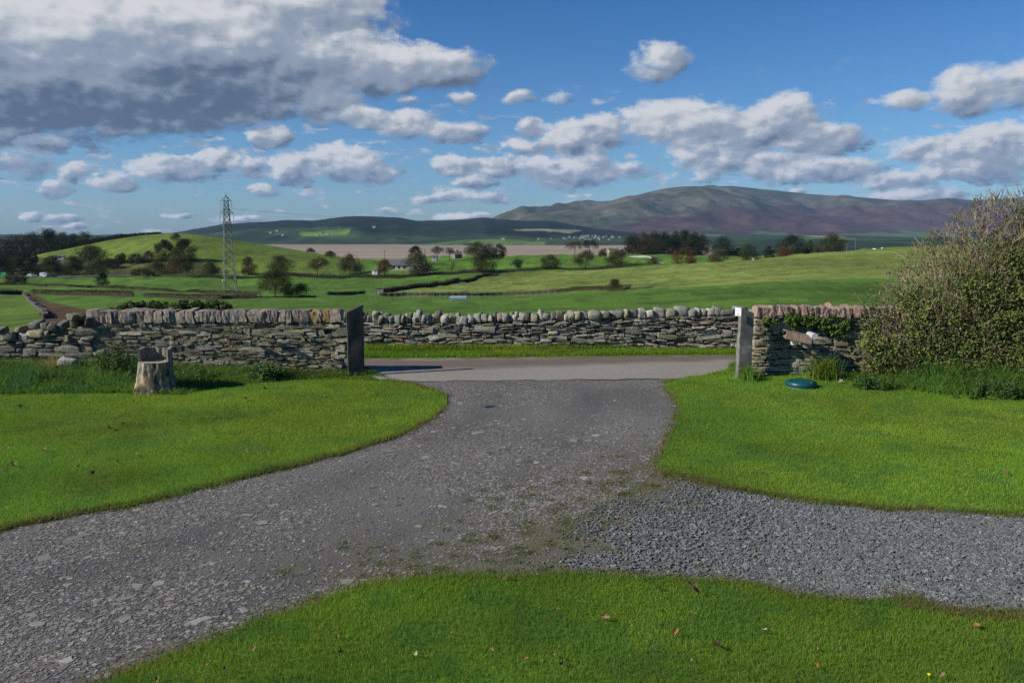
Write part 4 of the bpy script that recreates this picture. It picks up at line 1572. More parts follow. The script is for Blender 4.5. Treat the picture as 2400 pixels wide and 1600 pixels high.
bL = band([(-260, 935), (0, 928), (150, 926), (280, 925), (420, 930), (500, 912), (590, 902), (700, 892), (780, 888), (870, 882), (915, 888)], [(-260, 862), (0, 864), (150, 864), (500, 868), (800, 870), (850, 866), (900, 880)])
P_ = scatter(bL, lambda Y: 1700, 0.02)
px_, py_ = proj(P_)
f = np.clip((np.interp(px_, [-260, 420, 600, 870], [932, 928, 900, 884]) - py_) / 45, 0, 1)
hL = (0.07 + 0.26 * f * (0.45 + rng.random(len(P_)))) * np.interp(px_, [-260, 0, 200, 330, 430, 850, 900], [1.0, 1.0, 1.3, 1.1, .9, .75, .35]) * (0.55 + 0.9 * fbm(P_[:, 0], P_[:, 1], 1.4, 3, 15))
cg = grass_cols(P_, (0.095, 0.190, 0.030), 0.3, 0.06)
blades('long_grass', P_, hL, 0.009 + 0.006 * rng.random(len(P_)), cg, 0.95)
bR = band([(1700, 872), (1790, 880), (1900, 885), (2000, 895), (2100, 915), (2200, 928), (2400, 938), (2900, 960)], [(1712, 860), (1770, 862), (1900, 862), (2200, 862), (2900, 862)])
P_ = scatter(bR, lambda Y: 1700, 0.02)
px_, py_ = proj(P_)
f = np.clip((np.interp(px_, [1700, 2000, 2200, 2400], [872, 895, 928, 938]) - py_) / 35, 0, 1)
hR = (0.06 + 0.28 * f * (0.4 + rng.random(len(P_)))) * (0.55 + 0.9 * fbm(P_[:, 0], P_[:, 1], 1.4, 3, 16))
hR *= np.interp(px_, [1700, 1960, 2060, 2400], [1.0, 1.0, 1.7, 1.9])
cg = grass_cols(P_, (0.110, 0.210, 0.030), 0.3, 0.08)
yl = px_ < 1980
cg[yl] *= np.array([1.35, 1.1, 0.85])
blades('long_grass', P_, hR, 0.009 + 0.006 * rng.random(len(P_)), cg, 0.95)


def leaf_mesh(mb_name, P, N, size, col, mat, parent=None, asp=0.62, fold=0.18):
    """pointed, slightly folded leaves (two triangles a side) centred at P facing N"""
    n = len(P)
    N = N / (np.linalg.norm(N, axis=1)[:, None] + 1e-9)
    r = rng.normal(size=(n, 3))
    a = np.cross(N, r)
    a /= np.linalg.norm(a, axis=1)[:, None] + 1e-9
    b = np.cross(N, a)
    s = np.asarray(size)[:, None]
    tipv = P + a * s * 0.5
    root = P - a * s * 0.5
    s1 = P + b * s * asp * 0.5 + N * s * fold
    s2 = P - b * s * asp * 0.5 + N * s * fold
    V = np.stack([root, s1, tipv, s2], 1).reshape(-1, 3)
    k = np.arange(n)[:, None] * 4
    T = np.concatenate([k + [0, 1, 2], k + [0, 2, 3]])
    return mk(mb_name, V, [T], mat, parent, np.repeat(col, 4, 0))


def clump_leaves(centres, radii, n, size, base, var, up=0.5, flat=0.75):
    ci = rng.choice(len(centres), n, p=radii ** 2 / (radii ** 2).sum())
    d = rng.normal(size=(n, 3))
    d /= np.linalg.norm(d, axis=1)[:, None]
    rad = radii[ci] * (0.45 + 0.6 * rng.random(n) ** 0.6)
    P = centres[ci] + d * rad[:, None] * [1, 1, flat]
    N = d + rng.normal(size=(n, 3)) * 0.6 + [0, 0, up]
    cc = np.asarray(base)[None] * (1 + (rng.random((n, 1)) - 0.5) * 2 * var) * (0.75 + 0.5 * rng.random((len(centres), 1)))[ci]
    return P, N, size * (0.7 + 0.6 * rng.random(n)), cc


# ivy along the back of the left wall
iv0 = np.array([at(390, 800, 16.75)[0], 16.75, 0.0])
iv = empty('ivy_hedge', iv0, 'mound of dark glossy ivy growing along the back of the pink-topped wall', 'ivy')
nC = 150
ipx = rng.uniform(250, 545, nC)
itop = np.interp(ipx, [245, 270, 300, 420, 500, 532, 550, 580], [728, 712, 706, 705, 702, 706, 724, 730])
cz = at(ipx, itop + 7 + rng.random(nC) * 24, 16.62 + rng.random(nC) * 0.5)
P1, N1, S1, c1 = clump_leaves(cz, np.full(nC, 0.12), 7500, 0.055, (0.050, 0.085, 0.016), 0.45)
lv_ = rng.random(len(c1)) < 0.12
c1[lv_] = c1[lv_] * [2.0, 1.9, 1.4]
leaf_mesh('leaves', P1, N1, S1, c1, M_leaf, iv, 0.85)
mb = MB()
for k in range(26):
    p = at(random.uniform(255, 560), 735, 16.7)
    mb.tube([p * [1, 1, 0] + [0, 0, -0.2], p + [random.uniform(-.1, .1), 0, -0.1], p + [random.uniform(-.2, .2), 0, 0.2]], [0.015, 0.01, 0.004], 5, (0.10, 0.08, 0.05))
mb.build('stems', M_twig, iv)


def fern(px, py, Y, size, n, label):
    p0 = at(px, py, Y)
    e = empty('wall_fern', p0, label, 'fern', 'ferns rooted in the stone wall')
    P, N, S, C_ = [], [], [], []
    mbs = MB()
    for k in range(n):
        a = random.uniform(-1.4, 1.4)
        l = size * random.uniform(0.6, 1.1)
        d = np.array([math.sin(a), -0.75, 0.0])
        pts = np.array([p0 + d * l * t + np.array([0, 0, l * (0.9 * t * math.cos(a * 0.6) - 0.75 * t * t)]) for t in np.linspace(0, 1, 9)])
        mbs.tube(pts, 0.003, 4, (0.06, 0.08, 0.02), cap=False)
        for t in range(1, 9):
            for sgn in (-1, 1):
                sdv = np.cross(pts[t] - pts[t - 1], [0, 0, 1.0])
                sdv /= np.linalg.norm(sdv) + 1e-9
                P.append(pts[t] + sdv * sgn * 0.018)
                N.append(np.array([0, -0.5, 1]) + rng.normal(size=3) * 0.3)
                S.append(0.045 * (1.25 - t / 9))
                C_.append(np.array([0.075, 0.125, 0.016]) * random.uniform(0.6, 1.3))
    leaf_mesh('fronds', np.array(P), np.array(N), np.array(S), np.array(C_), M_leaf, e)
    mbs.build('stalks', M_twig, e)


fern(574, 764, 15.72, 0.27, 26, 'largest green fern sprouting from the mortared wall below its coping')
fern(545, 778, 15.72, 0.20, 16, 'fern on the mortared wall just below and left of the largest fern')
fern(655, 758, 15.72, 0.15, 9, 'smallest fern tuft tucked under the pink coping stones')

# ivy on the right wall
iw = empty('ivy', np.array([at(1900, 800, 15.7)[0], 15.7, 0.0]), 'bright green ivy trailing below the red coping of the wall by the bush', 'ivy')
nC = 76
ipx = np.concatenate([rng.uniform(1795, 1830, 4), rng.uniform(1838, 1990, 42), rng.uniform(1920, 2060, 30)])
ipy = np.interp(ipx, [1790, 1840, 1900, 1960, 2060], [750, 745, 750, 752, 755]) + rng.normal(0, 7, nC) + np.where(ipx > 1915, rng.random(nC) * 26, 0)
cz = at(ipx, ipy, 15.66)
P1, N1, S1, c1 = clump_leaves(cz, np.full(nC, 0.075), 3000, 0.055, (0.085, 0.140, 0.020), 0.4)
P1[:, 1] = np.minimum(P1[:, 1], 15.74)
leaf_mesh('leaves', P1, N1, S1, c1, M_leaf, iw, 0.85)
mb = MB()
for k in range(12):
    a_ = at(random.uniform(1850, 2050), 752, 15.69)
    mb.tube([a_, a_ + [random.uniform(-.2, .2), -0.01, -0.12], a_ + [random.uniform(-.4, .4), -0.01, -0.2]], 0.005, 4, (0.09, 0.07, 0.04))
mb.build('stems', M_twig, iw)

# nettle and leafy clumps in the long grass
def herb(px, py, Y, w, h, n, label, base, leaf=0.06):
    p0 = gnd(px, py)
    p0[1] = Y
    p0[0] = at(px, py, Y)[0]
    p0[2] = 0
    e = empty('leafy_weed', p0, label, 'weed', 'leafy weeds at the wall foot')
    mbs = MB()
    P, N, S, C_ = [], [], [], []
    for k in range(n):
        x, y = random.gauss(0, w * 0.4), random.gauss(0, 0.12)
        hh = h * random.uniform(0.55, 1.05) * math.exp(-(x / w) ** 2)
        b0 = p0 + [x, y, 0]
        tpv = b0 + [random.gauss(0, 0.06), random.gauss(0, 0.05), hh]
        mbs.tube([b0, (b0 + tpv) / 2 + [0.01, 0, 0], tpv], [0.005, 0.004, 0.002], 4, (0.07, 0.09, 0.03), cap=False)
        for t in np.arange(0.2, 1.02, 0.07):
            for sgn in range(3):
                a = random.uniform(0, 6.28)
                P.append(b0 + (tpv - b0) * t + np.array([math.cos(a), math.sin(a), -0.2]) * leaf * 0.6)
                N.append([math.cos(a) * 0.5, math.sin(a) * 0.5, 0.9])
                S.append(leaf * random.uniform(0.7, 1.3) * (1.15 - 0.5 * t))
                C_.append(np.array(base) * random.uniform(0.65, 1.3))
    leaf_mesh('leaves', np.array(P), np.array(N), np.array(S), np.array(C_), M_leaf, e)
    mbs.build('stems', M_twig, e)


herb(278, 890, 15.0, 0.62, 0.88, 46, 'tall dark nettle clump just left of the stump seat', (0.050, 0.110, 0.022))
herb(120, 905, 14.6, 0.45, 0.36, 26, 'low nettle clump near the white lichened boulder', (0.050, 0.105, 0.024))
herb(630, 885, 15.3, 0.5, 0.42, 30, 'leafy dock clump at the middle of the mortared wall foot', (0.055, 0.120, 0.022), 0.075)
herb(470, 893, 15.1, 0.4, 0.34, 22, 'leafy weeds immediately to the right of the stump seat', (0.055, 0.125, 0.020))
herb(2040, 895, 14.3, 0.45, 0.34, 22, 'dark leafy weeds below the left skirt of the big bush', (0.050, 0.110, 0.022))
herb(2330, 915, 13.5, 0.7, 0.42, 34, 'leafy nettles under the right part of the big bush', (0.050, 0.105, 0.022))


def tussock(px, py, Y, w, h, n, label, base):
    p0 = np.array([at(px, py, Y)[0], Y, 0.0])
    P = p0 + np.column_stack([rng.normal(0, w * 0.35, n), rng.normal(0, 0.1, n), np.zeros(n)])
    hh = h * (0.5 + 0.55 * rng.random(n))
    cg = grass_cols(P, base, 0.25, 0.05)
    o = blades('grass_tussock', P, hh, np.full(n, 0.014), cg, 0.6)
    o['kind'] = 'thing'
    tag(o, label, 'grass clump', 'grass clumps by the walls')


tussock(1930, 868, 15.25, 0.40, 0.62, 210, 'tall strap-leaved grass clump under the reddish plank and the bush edge', (0.135, 0.205, 0.022))
tussock(1757, 868, 15.2, 0.22, 0.38, 190, 'grass clump at the foot of the gatepost with the notice', (0.120, 0.190, 0.020))
tussock(118, 880, 15.3, 0.16, 0.60, 70, 'dry straw coloured seed stalks by the tumbled wall', (0.30, 0.19, 0.09))

# ------------------------------------------------------------------ the big bush on the right
bc = np.array([at(2385, 800, 15.5)[0], 15.5, 0.0])
bush = empty('bush', bc, 'big rounded bush, bare tan twigs above and green leaves below, overhanging the wall', 'bush')
BR = np.array([3.15, 1.05, 3.55])
tp_ = float(at(2330, 478, 14.3)[2])


def bush_r(d):
    """radius of the bush in direction d (unit) from its foot"""
    k = 1 / np.sqrt((d[:, 0] / BR[0]) ** 2 + (d[:, 1] / BR[1]) ** 2 + (np.maximum(d[:, 2], 0) / BR[2]) ** 2)
    ph = np.arctan2(d[:, 0], d[:, 2])
    return k * (0.86 + 0.32 * fbm(ph * 2.4 + 5, d[:, 1] * 3.0, 1.0, 4, 66))


nT = 30000
d = rng.normal(size=(nT, 3))
d[:, 2] = np.abs(d[:, 2])
d[:, 1] = np.where(rng.random(nT) < 0.75, -np.abs(d[:, 1]), d[:, 1])
d /= np.linalg.norm(d, axis=1)[:, None]
R = bush_r(d)
fr0 = 0.60 + 0.40 * rng.random(nT) ** 0.6
start = bc + d * (R * fr0)[:, None]
start[:, 2] = np.maximum(start[:, 2], 0.12)
ln = (0.12 + 0.24 * rng.random(nT) ** 1.3) * (0.7 + 0.3 * d[:, 2])
dr = d * 0.7 + rng.normal(size=(nT, 3)) * 0.48 + [0, 0, 0.55]
dr /= np.linalg.norm(dr, axis=1)[:, None]
end = start + dr * ln[:, None]
bend = (start + end) / 2 + rng.normal(size=(nT, 3)) * 0.025
px_, py_ = proj(end)


def sticks(A_, M_, B_, r0):
    n = len(A_)
    t = B_ - A_
    t /= np.linalg.norm(t, axis=1)[:, None]
    a = np.cross(t, rng.normal(size=(n, 3)))
    a /= np.linalg.norm(a, axis=1)[:, None]
    b = np.cross(t, a)
    ring = [(a * math.cos(q_) + b * math.sin(q_)) for q_ in (0, 2.094, 4.189)]
    V = np.stack([A_ + g * r0[:, None] for g in ring] + [M_ + g * (r0 * 0.75)[:, None] for g in ring] + [B_], 1)
    k = np.arange(n)[:, None] * 7
    Q = np.concatenate([k + [i, (i + 1) % 3, 3 + (i + 1) % 3, 3 + i] for i in range(3)])
    T = np.concatenate([k + [3 + i, 3 + (i + 1) % 3, 6] for i in range(3)])
    return V.reshape(-1, 3), Q, T


Vt, Qt, Tt = sticks(start, bend, end, 0.0055 + 0.005 * rng.random(nT))
TW = np.array([(0.18, 0.135, 0.085), (0.235, 0.185, 0.12), (0.13, 0.095, 0.06), (0.21, 0.175, 0.12)])
mk('twigs', Vt, [Qt, Tt], M_twig, bush, np.repeat(pick(nT, TW, 0.2), 7, 0))
nb_ = 150
d2 = rng.normal(size=(nb_, 3))
d2[:, 2] = np.abs(d2[:, 2])
d2 /= np.linalg.norm(d2, axis=1)[:, None]
mb = MB()
for k in range(nb_):
    foot = bc + np.array([random.gauss(0, 0.55), random.gauss(0, 0.3), 0])
    tipp = bc + d2[k] * bush_r(d2[k:k + 1])[0] * 0.86
    tipp[2] = max(tipp[2], 0.25)
    midp = foot * 0.45 + tipp * 0.55 + np.array([random.gauss(0, 0.1), random.gauss(0, 0.1), 0.25])
    mb.tube([foot, (foot + midp) / 2, midp, tipp], [0.03, 0.024, 0.016, 0.006], 6, np.array((0.14, 0.11, 0.08)) * random.uniform(0.7, 1.2))
mb.build('branches', M_twig, bush)
nL = 175000
ti = rng.integers(0, nT, nL)
# leaves thin out towards the upper left, where the twigs are bare
lx, ly = px_[ti], py_[ti]
bare = np.clip((np.interp(lx, [1980, 2080, 2200, 2330, 2450, 2700], [800, 790, 745, 640, 500, 470]) - ly) / 110 + (fbm(lx, ly, 0.02, 3, 19) - 0.5) * 1.4, 0, 1)
gap = np.clip((fbm(lx, ly, 0.026, 4, 83) - 0.36) * 5.0, 0.28, 1)
keep = (rng.random(nL) > bare * 0.90) & (rng.random(nL) < gap)
ti = ti[keep]
t_ = 0.25 + 0.85 * rng.random(len(ti))[:, None]
Pl = start[ti] * (1 - t_) + end[ti] * t_ + rng.normal(size=(len(ti), 3)) * 0.045
Nl = d[ti] * 0.8 + rng.normal(size=(len(ti), 3)) * 0.7 + [0, 0, 0.3]
cl_ = pick(len(ti), np.array([(0.095, 0.145, 0.022), (0.070, 0.115, 0.020), (0.130, 0.170, 0.030), (0.055, 0.095, 0.020), (0.15, 0.15, 0.035)]), 0.25) * (0.72 + 0.72 * fbm(lx[keep], ly[keep], 0.03, 3, 29))[:, None]
leaf_mesh('leaves', Pl, Nl, 0.040 + 0.030 * rng.random(len(ti)), cl_, M_leaf, bush, 0.72)

# ------------------------------------------------------------------ trees
M_trunk = material('trunk_bark', 0.95, 0.3, 3, 5, base=(0.075, 0.06, 0.045))
TONE = {
    'olive': (0.050, 0.058, 0.020), 'dark': (0.026, 0.036, 0.016), 'brown': (0.072, 0.055, 0.028), 'russet': (0.105, 0.058, 0.027), 'green': (0.045, 0.070, 0.020),
    'bright': (0.060, 0.105, 0.020), 'pine': (0.022, 0.034, 0.018), 'pale': (0.080, 0.080, 0.034), 'bare': (0.095, 0.075, 0.055), 'wood': (0.030, 0.034, 0.018),
}


def place(px, py, Y=None, ground='field'):
    if ground == 'drum':
        return dpt(px, py)
    if Y is None:
        Y = terr(px, py)
    return tpt(px, Y)


def tree(x0, x1, yt, yb, form, tone, name, label, Y=None, ground='field', group='trees in the hedges and fields', cat='tree'):
    xc = (x0 + x1) / 2
    b = place(xc, yb, Y, ground)
    Yt = b[1]
    top = float(at(xc, yt, Yt)[2])
    Wd = (x1 - x0) / F * Yt
    Ht = max(top - b[2], 1.0)
    Hv = (yb - yt) / F * Yt                     # the part of the height that shows
    e = empty(name, b, label, cat, group)
    hc = min(Hv, Ht)
    lowf = {'round': 0.05, 'bush': 0.0, 'wind': 0.34, 'pine': 0.52, 'spread': 0.18, 'bare': 0.25, 'cone': 0.03, 'wood': 0.0}[form]
    z0 = top - hc * (1 - lowf)
    ch = top - z0
    n_cl = {'round': 60, 'bush': 44, 'wind': 34, 'pine': 36, 'spread': 70, 'bare': 24, 'cone': 40, 'wood': 60}[form]
    cs, rs = [], []
    tries = 0
    while len(cs) < n_cl and tries < 4000:
        tries += 1
        q = rng.uniform(-1, 1, 3)
        z = (q[2] + 1) / 2
        if form in ('round', 'spread', 'bare', 'wood'):
            wz = math.sin(math.pi * min(1, 0.20 + 0.80 * z)) ** 0.62 if z < 0.99 else 0
            wz = max(wz, 0.62 * (1 - z) if form == 'wood' else 0)
        elif form == 'bush':
            wz = math.sqrt(max(0, 1 - z * z * 0.98))
        elif form == 'cone':
            wz = 1 - z * 0.92
        elif form == 'pine':
            wz = math.sin(math.pi * min(1, 0.30 + 0.68 * z)) ** 0.5
        else:
            wz = math.sin(math.pi * min(1, 0.25 + 0.72 * z)) ** 0.6
        rr_ = math.hypot(q[0], q[1])
        if rr_ > 1 or (form != 'bare' and rr_ < 0.35 and z < 0.7):
            continue
        wz *= 0.74 + 0.52 * float(vnoise(math.atan2(q[1], q[0]) * 1.3 + x0, z * 3.0, 1.0, int(x1) % 30))
        cx_ = q[0] * wz * Wd * 0.46
        if form == 'wind':
            cx_ += (z - 0.4) * Wd * 0.14
        cs.append((cx_, q[1] * wz * Wd * 0.38, z0 + ch * (0.06 + 0.84 * z) - b[2]))
        rs.append(Wd * random.uniform(0.13, 0.24) * (0.65 + 0.35 * wz))
    cs, rs = np.array(cs) + b, np.array(rs)
    rs = np.minimum(rs * (1.35 if form == 'wood' else 1.0), ch * 0.32)
    cs[:, 2] = np.minimum(cs[:, 2], top - rs * 0.55)
    area = (x1 - x0) * (yb - yt)
    n = int(np.clip(area * 1.9, 900, 7500))
    if form == 'bare':
        n = int(n * 0.35)
    cov = {'bare': 0.9, 'pine': 6.0}.get(form, 8.5)
    sz = math.sqrt(cov * Wd * ch * 0.75 / n)
    P, N, S, c = clump_leaves(cs, rs, n, sz, TONE[tone], 0.38, 0.35, 0.85)
    c[:, 0] *= 0.65 + 0.7 * fbm(P[:, 0] + x0, P[:, 2], 0.5, 3, 17)
    leaf_mesh('crown', P, N, S, c, M_crown, e, 0.8, 0.1)
    if form != 'bush':
        mb = MB()
        tr = max(0.022 * Ht, 0.012 * Wd)
        tx = Wd * (0.06 if form == 'wind' else 0.0)
        fork = np.array([b[0] + tx * 0.5, b[1], z0 + ch * (0.12 if form != 'pine' else 0.25)])
        mb.tube([b - [0, 0, 0.4], (b + fork) / 2, fork], [tr * 1.25, tr, tr * 0.8], 7)
        for k in range(16 if form == 'bare' else 7):
            t_ = cs[rng.integers(0, len(cs))]
            m_ = (fork + t_) / 2 + np.array([0, 0, ch * 0.05])
            mb.tube([fork - [0, 0, 0.1], m_, t_], [tr * 0.55, tr * 0.3, tr * 0.12], 5)
        mb.build('trunk', M_trunk, e)
    return e


T = tree
T(562, 603, 600, 647, 'round', 'brown', 'field_tree', 'dark brown round tree on the hedge immediately right of the pylon')
T(630, 688, 598, 645, 'round', 'dark', 'field_tree', 'dark round tree on the hedge rising behind the big open field tree')
T(604, 686, 628, 697, 'spread', 'olive', 'field_tree', 'largest open field tree, olive crown and clear trunk, right of the pylon')
T(662, 694, 660, 694, 'bush', 'pale', 'field_bush', 'pale olive bush between the big field tree and the dark round bush', cat='bush')
T(686, 732, 663, 697, 'bush', 'dark', 'field_bush', 'dark dome shaped bush beside the big open field tree', cat='bush')
T(720, 767, 602, 640, 'wind', 'brown', 'field_tree', 'small dark tree with streaming crown standing alone between the two round hedge trees', Y=338)
T(790, 852, 595, 645, 'round', 'brown', 'field_tree', 'broad russet brown tree on the hedge, first to the left of the farmhouse')
T(880, 922, 606, 640, 'round', 'russet', 'field_tree', 'low reddish tree hiding the left end of the farmhouse', Y=338)
T(946, 1010, 588, 645, 'round', 'olive', 'field_tree', 'tall olive brown tree in front of the farmhouse', Y=332)
T(957, 990, 575, 605, 'round', 'dark', 'field_tree', 'dark treetop showing above the farmhouse roof', Y=400)
T(1008, 1043, 577, 610, 'pine', 'pine', 'pine_tree', 'flat topped dark pine, the bigger of the pair beside the white shed', Y=430)
T(1041, 1066, 579, 610, 'pine', 'pine', 'pine_tree', 'narrow dark pine, the smaller of the pair beside the white shed', Y=432)
T(1043, 1074, 608, 642, 'bare', 'bare', 'field_tree', 'thin half bare tree on the hedge right of the farmhouse', Y=334)
T(1103, 1161, 591, 646, 'round', 'olive', 'field_tree', 'dense round tree where the sloping hedge meets the long hedge', Y=332)
T(1198, 1228, 606, 640, 'wind', 'dark', 'field_tree', 'smallest windswept tree with a pale bent trunk on the long hedge', Y=334)
T(1261, 1316, 598, 643, 'round', 'olive', 'field_tree', 'round spreading tree on the long hedge under the flat topped pines', Y=332)
T(1346, 1398, 587, 637, 'wind', 'brown', 'field_tree', 'pale brown tree with a two tiered wind combed crown on the long hedge', Y=334)
T(1417, 1474, 588, 634, 'round', 'olive', 'field_tree', 'round olive tree on the long hedge below the yellow house', Y=336)
T(1510, 1552, 602, 628, 'bush', 'brown', 'field_bush', 'low brown bush at the end of the long hedge near the pale track', Y=330, cat='bush')
T(1570, 1631, 580, 625, 'bush', 'russet', 'field_bush', 'rust coloured rounded bush in front of the dark wood', Y=340, cat='bush')
T(1655, 1711, 584, 622, 'bush', 'brown', 'field_bush', 'dull brown bush peeping over the pasture crest below the dark end tree', Y=330, cat='bush')
T(1729, 1779, 573, 612, 'bush', 'olive', 'field_bush', 'olive bush peeping over the pasture crest, apart from the wood', Y=330, cat='bush')
T(1788, 1816, 575, 612, 'round', 'wood', 'field_tree', 'small dark tree over the crest beside the isolated olive bush', Y=360)
T(1820, 1886, 548, 610, 'round', 'dark', 'field_tree', 'big dark tree standing over the pasture crest with a rust bush at its foot', Y=345)
T(1816, 1862, 578, 606, 'bush', 'russet', 'field_bush', 'rust coloured bush at the foot of the big dark crest tree', Y=320, cat='bush')
T(1882, 1910, 561, 606, 'round', 'green', 'field_tree', 'small green tree between the two bigger crest trees', Y=350)
T(1914, 1984, 546, 604, 'round', 'olive', 'field_tree', 'broad olive tree over the pasture crest nearest the utility poles', Y=345)
T(1900, 1930, 578, 602, 'bush', 'brown', 'field_bush', 'low brown scrub at the foot of the broad olive crest tree', Y=325, cat='bush')
T(1085, 1152, 566, 612, 'round', 'green', 'field_tree', 'wide green tree behind the dense round hedge tree, by the sands', Y=440)
T(1128, 1166, 568, 612, 'round', 'olive', 'field_tree', 'middle tree of the clump in front of the sands', Y=446)
T(1152, 1187, 570, 612, 'round', 'dark', 'field_tree', 'dark right hand tree of the clump in front of the sands', Y=440)
T(1324, 1370, 566, 600, 'pine', 'brown', 'pine_tree', 'brownish flat topped pine on the green ridge by the sands', Y=448)
T(1356, 1406, 563, 599, 'pine', 'pine', 'pine_tree', 'dark umbrella shaped pine on the green ridge left of the yellow house', Y=450)
T(1402, 1428, 582, 600, 'bush', 'dark', 'field_bush', 'dark shrub hard against the left wall of the yellow house', Y=440, cat='bush')
T(1448, 1466, 583, 600, 'bush', 'wood', 'field_bush', 'dark shrub hard against the right wall of the yellow house', Y=446, cat='bush')
WOOD = [(1462, 1504, 546, 'wood', 'left edge tree'), (1484, 1532, 540, 'brown', 'brown tinged tree, second from the open end'), (1508, 1556, 538, 'wood', 'tall dark tree left of centre'), (1534, 1580, 540, 'dark', 'dark tree in the middle'),
        (1556, 1604, 537, 'wood', 'tallest tree'), (1580, 1626, 536, 'dark', 'tall dark tree right of centre'), (1604, 1648, 541, 'wood', 'dark tree next to the pale crowned one'), (1626, 1664, 545, 'olive', 'pale crowned tree at the right')]
for k, (a, b_, t_, tn, lb) in enumerate(WOOD):
    T(a, b_, t_, 606, 'wood', tn, 'woodland_tree', lb + ' of the dark wood below the fell', Y=545 + (k % 3) * 10, group='trees of the dark wood')
T(1500, 1560, 560, 606, 'wood', 'wood', 'woodland_tree', 'lower front tree on the left side of the dark wood', Y=535, group='trees of the dark wood')
T(1590, 1650, 560, 606, 'wood', 'wood', 'woodland_tree', 'lower front tree on the right side of the dark wood', Y=535, group='trees of the dark wood')
T(1662, 1722, 555, 606, 'wood', 'pine', 'woodland_tree', 'lower dark domed tree just outside the right end of the dark wood', Y=540, group='trees of the dark wood')
T(1700, 1760, 582, 606, 'wood', 'wood', 'woodland_tree', 'lowest dark scrub tree beyond the right end of the dark wood', Y=548, group='trees of the dark wood')
T(1418, 1461, 653, 683, 'bush', 'brown', 'field_bush', 'brown windswept thorn bush alone at the end of the thin mid-field hedge', cat='bush')
# left side
T(224, 258, 638, 674, 'round', 'dark', 'field_tree', 'round dark tree alone on the thin far-left hedge, left of the pylon')
T(12, 48, 636, 668, 'round', 'olive', 'field_tree', 'low spreading tree by the far road, left of the white van', Y=270)
T(46, 66, 640, 668, 'round', 'brown', 'field_tree', 'thin brown tree by the far road, right next to the white van', Y=270)
T(362, 408, 559, 613, 'round', 'dark', 'field_tree', 'left half of the dark oak pair on the round green hill', ground='drum')
T(404, 462, 556, 612, 'round', 'dark', 'field_tree', 'right and larger of the dark oak pair on the round green hill', ground='drum')
T(400, 424, 546, 562, 'bush', 'russet', 'hill_bush', 'tiny brown bush on the summit of the round green hill', ground='drum', cat='bush')
T(378, 456, 598, 643, 'bush', 'brown', 'field_tree', 'reddish brown tree below the dark oak pair', Y=344)
T(472, 516, 612, 648, 'bush', 'olive', 'field_bush', 'olive bush left of the pylon at the foot of the round hill', Y=340, cat='bush')
T(176, 258, 572, 622, 'bush', 'olive', 'hill_bush', 'wide olive tree on the left flank of the round hill', ground='drum', cat='bush')
T(70, 94, 587, 622, 'cone', 'bright', 'conifer', 'bright green pointed conifer at the left foot of the round hill', ground='drum')
T(6, 50, 584, 630, 'round', 'dark', 'field_tree', 'dark tree left of the bright conifer', ground='drum')
T(38, 82, 585, 628, 'round', 'dark', 'field_tree', 'dark tree touching the bright conifer', ground='drum')
T(94, 140, 602, 634, 'bush', 'green', 'hill_bush', 'green scrub just right of the bright conifer', ground='drum', cat='bush')
T(266, 304, 593, 616, 'bush', 'dark', 'hill_bush', 'dark shrub on the hill between the wide olive tree and the oaks, left one', ground='drum', cat='bush')
T(300, 338, 594, 616, 'bush', 'dark', 'hill_bush', 'dark shrub on the hill closest to the left oak but one', ground='drum', cat='bush')
T(330, 370, 587, 614, 'bush', 'brown', 'hill_bush', 'brownish shrub against the left oak of the pair', ground='drum', cat='bush')
T(150, 196, 600, 632, 'bush', 'olive', 'hill_bush', 'scrub bush beside the small pale caravan', ground='drum', cat='bush')
T(-30, 24, 600, 650, 'round', 'wood', 'field_tree', 'dark tree cut by the left picture edge above the far road', Y=345)
T(100, 150, 622, 648, 'bush', 'olive', 'hill_bush', 'olive scrub above the far road near the white van', Y=346, cat='bush')
T(195, 262, 620, 648, 'bush', 'green', 'hill_bush', 'rough green scrub above the middle of the far road', Y=346, cat='bush')
T(300, 365, 628, 650, 'bush', 'olive', 'hill_bush', 'rough scrub above the right end of the far road', Y=346, cat='bush')
for a, b_, t_, y_, tn, lb in [(-40, 30, 588, 640, 'wood', 'dark scrub mass at the left picture edge under the skyline trees'), (18, 66, 596, 636, 'olive', 'olive scrub between the two dark trees left of the bright conifer'), (96, 150, 600, 630, 'wood', 'dark thicket between the bright conifer and the pale caravan'),
                              (140, 200, 616, 646, 'olive', 'olive thicket straight above the gap beside the white van'), (228, 290, 606, 630, 'wood', 'dark thicket under the right side of the wide olive tree'), (40, 110, 622, 648, 'dark', 'dark roadside thicket above the white van'), (340, 392, 612, 640, 'olive', 'olive thicket left of the reddish brown tree')]:
    T(a, b_, t_, y_, 'bush', tn, 'thicket', lb, ground='drum', cat='bush', group='thickets on the left flank of the hill')
T(756, 790, 588, 602, 'bush', 'dark', 'hill_bush', 'larger dark shrub on the right shoulder of the round hill against the sands', ground='drum', cat='bush')
T(716, 738, 581, 592, 'bush', 'dark', 'hill_bush', 'small dark shrub on the right shoulder of the round hill against the sands', ground='drum', cat='bush')
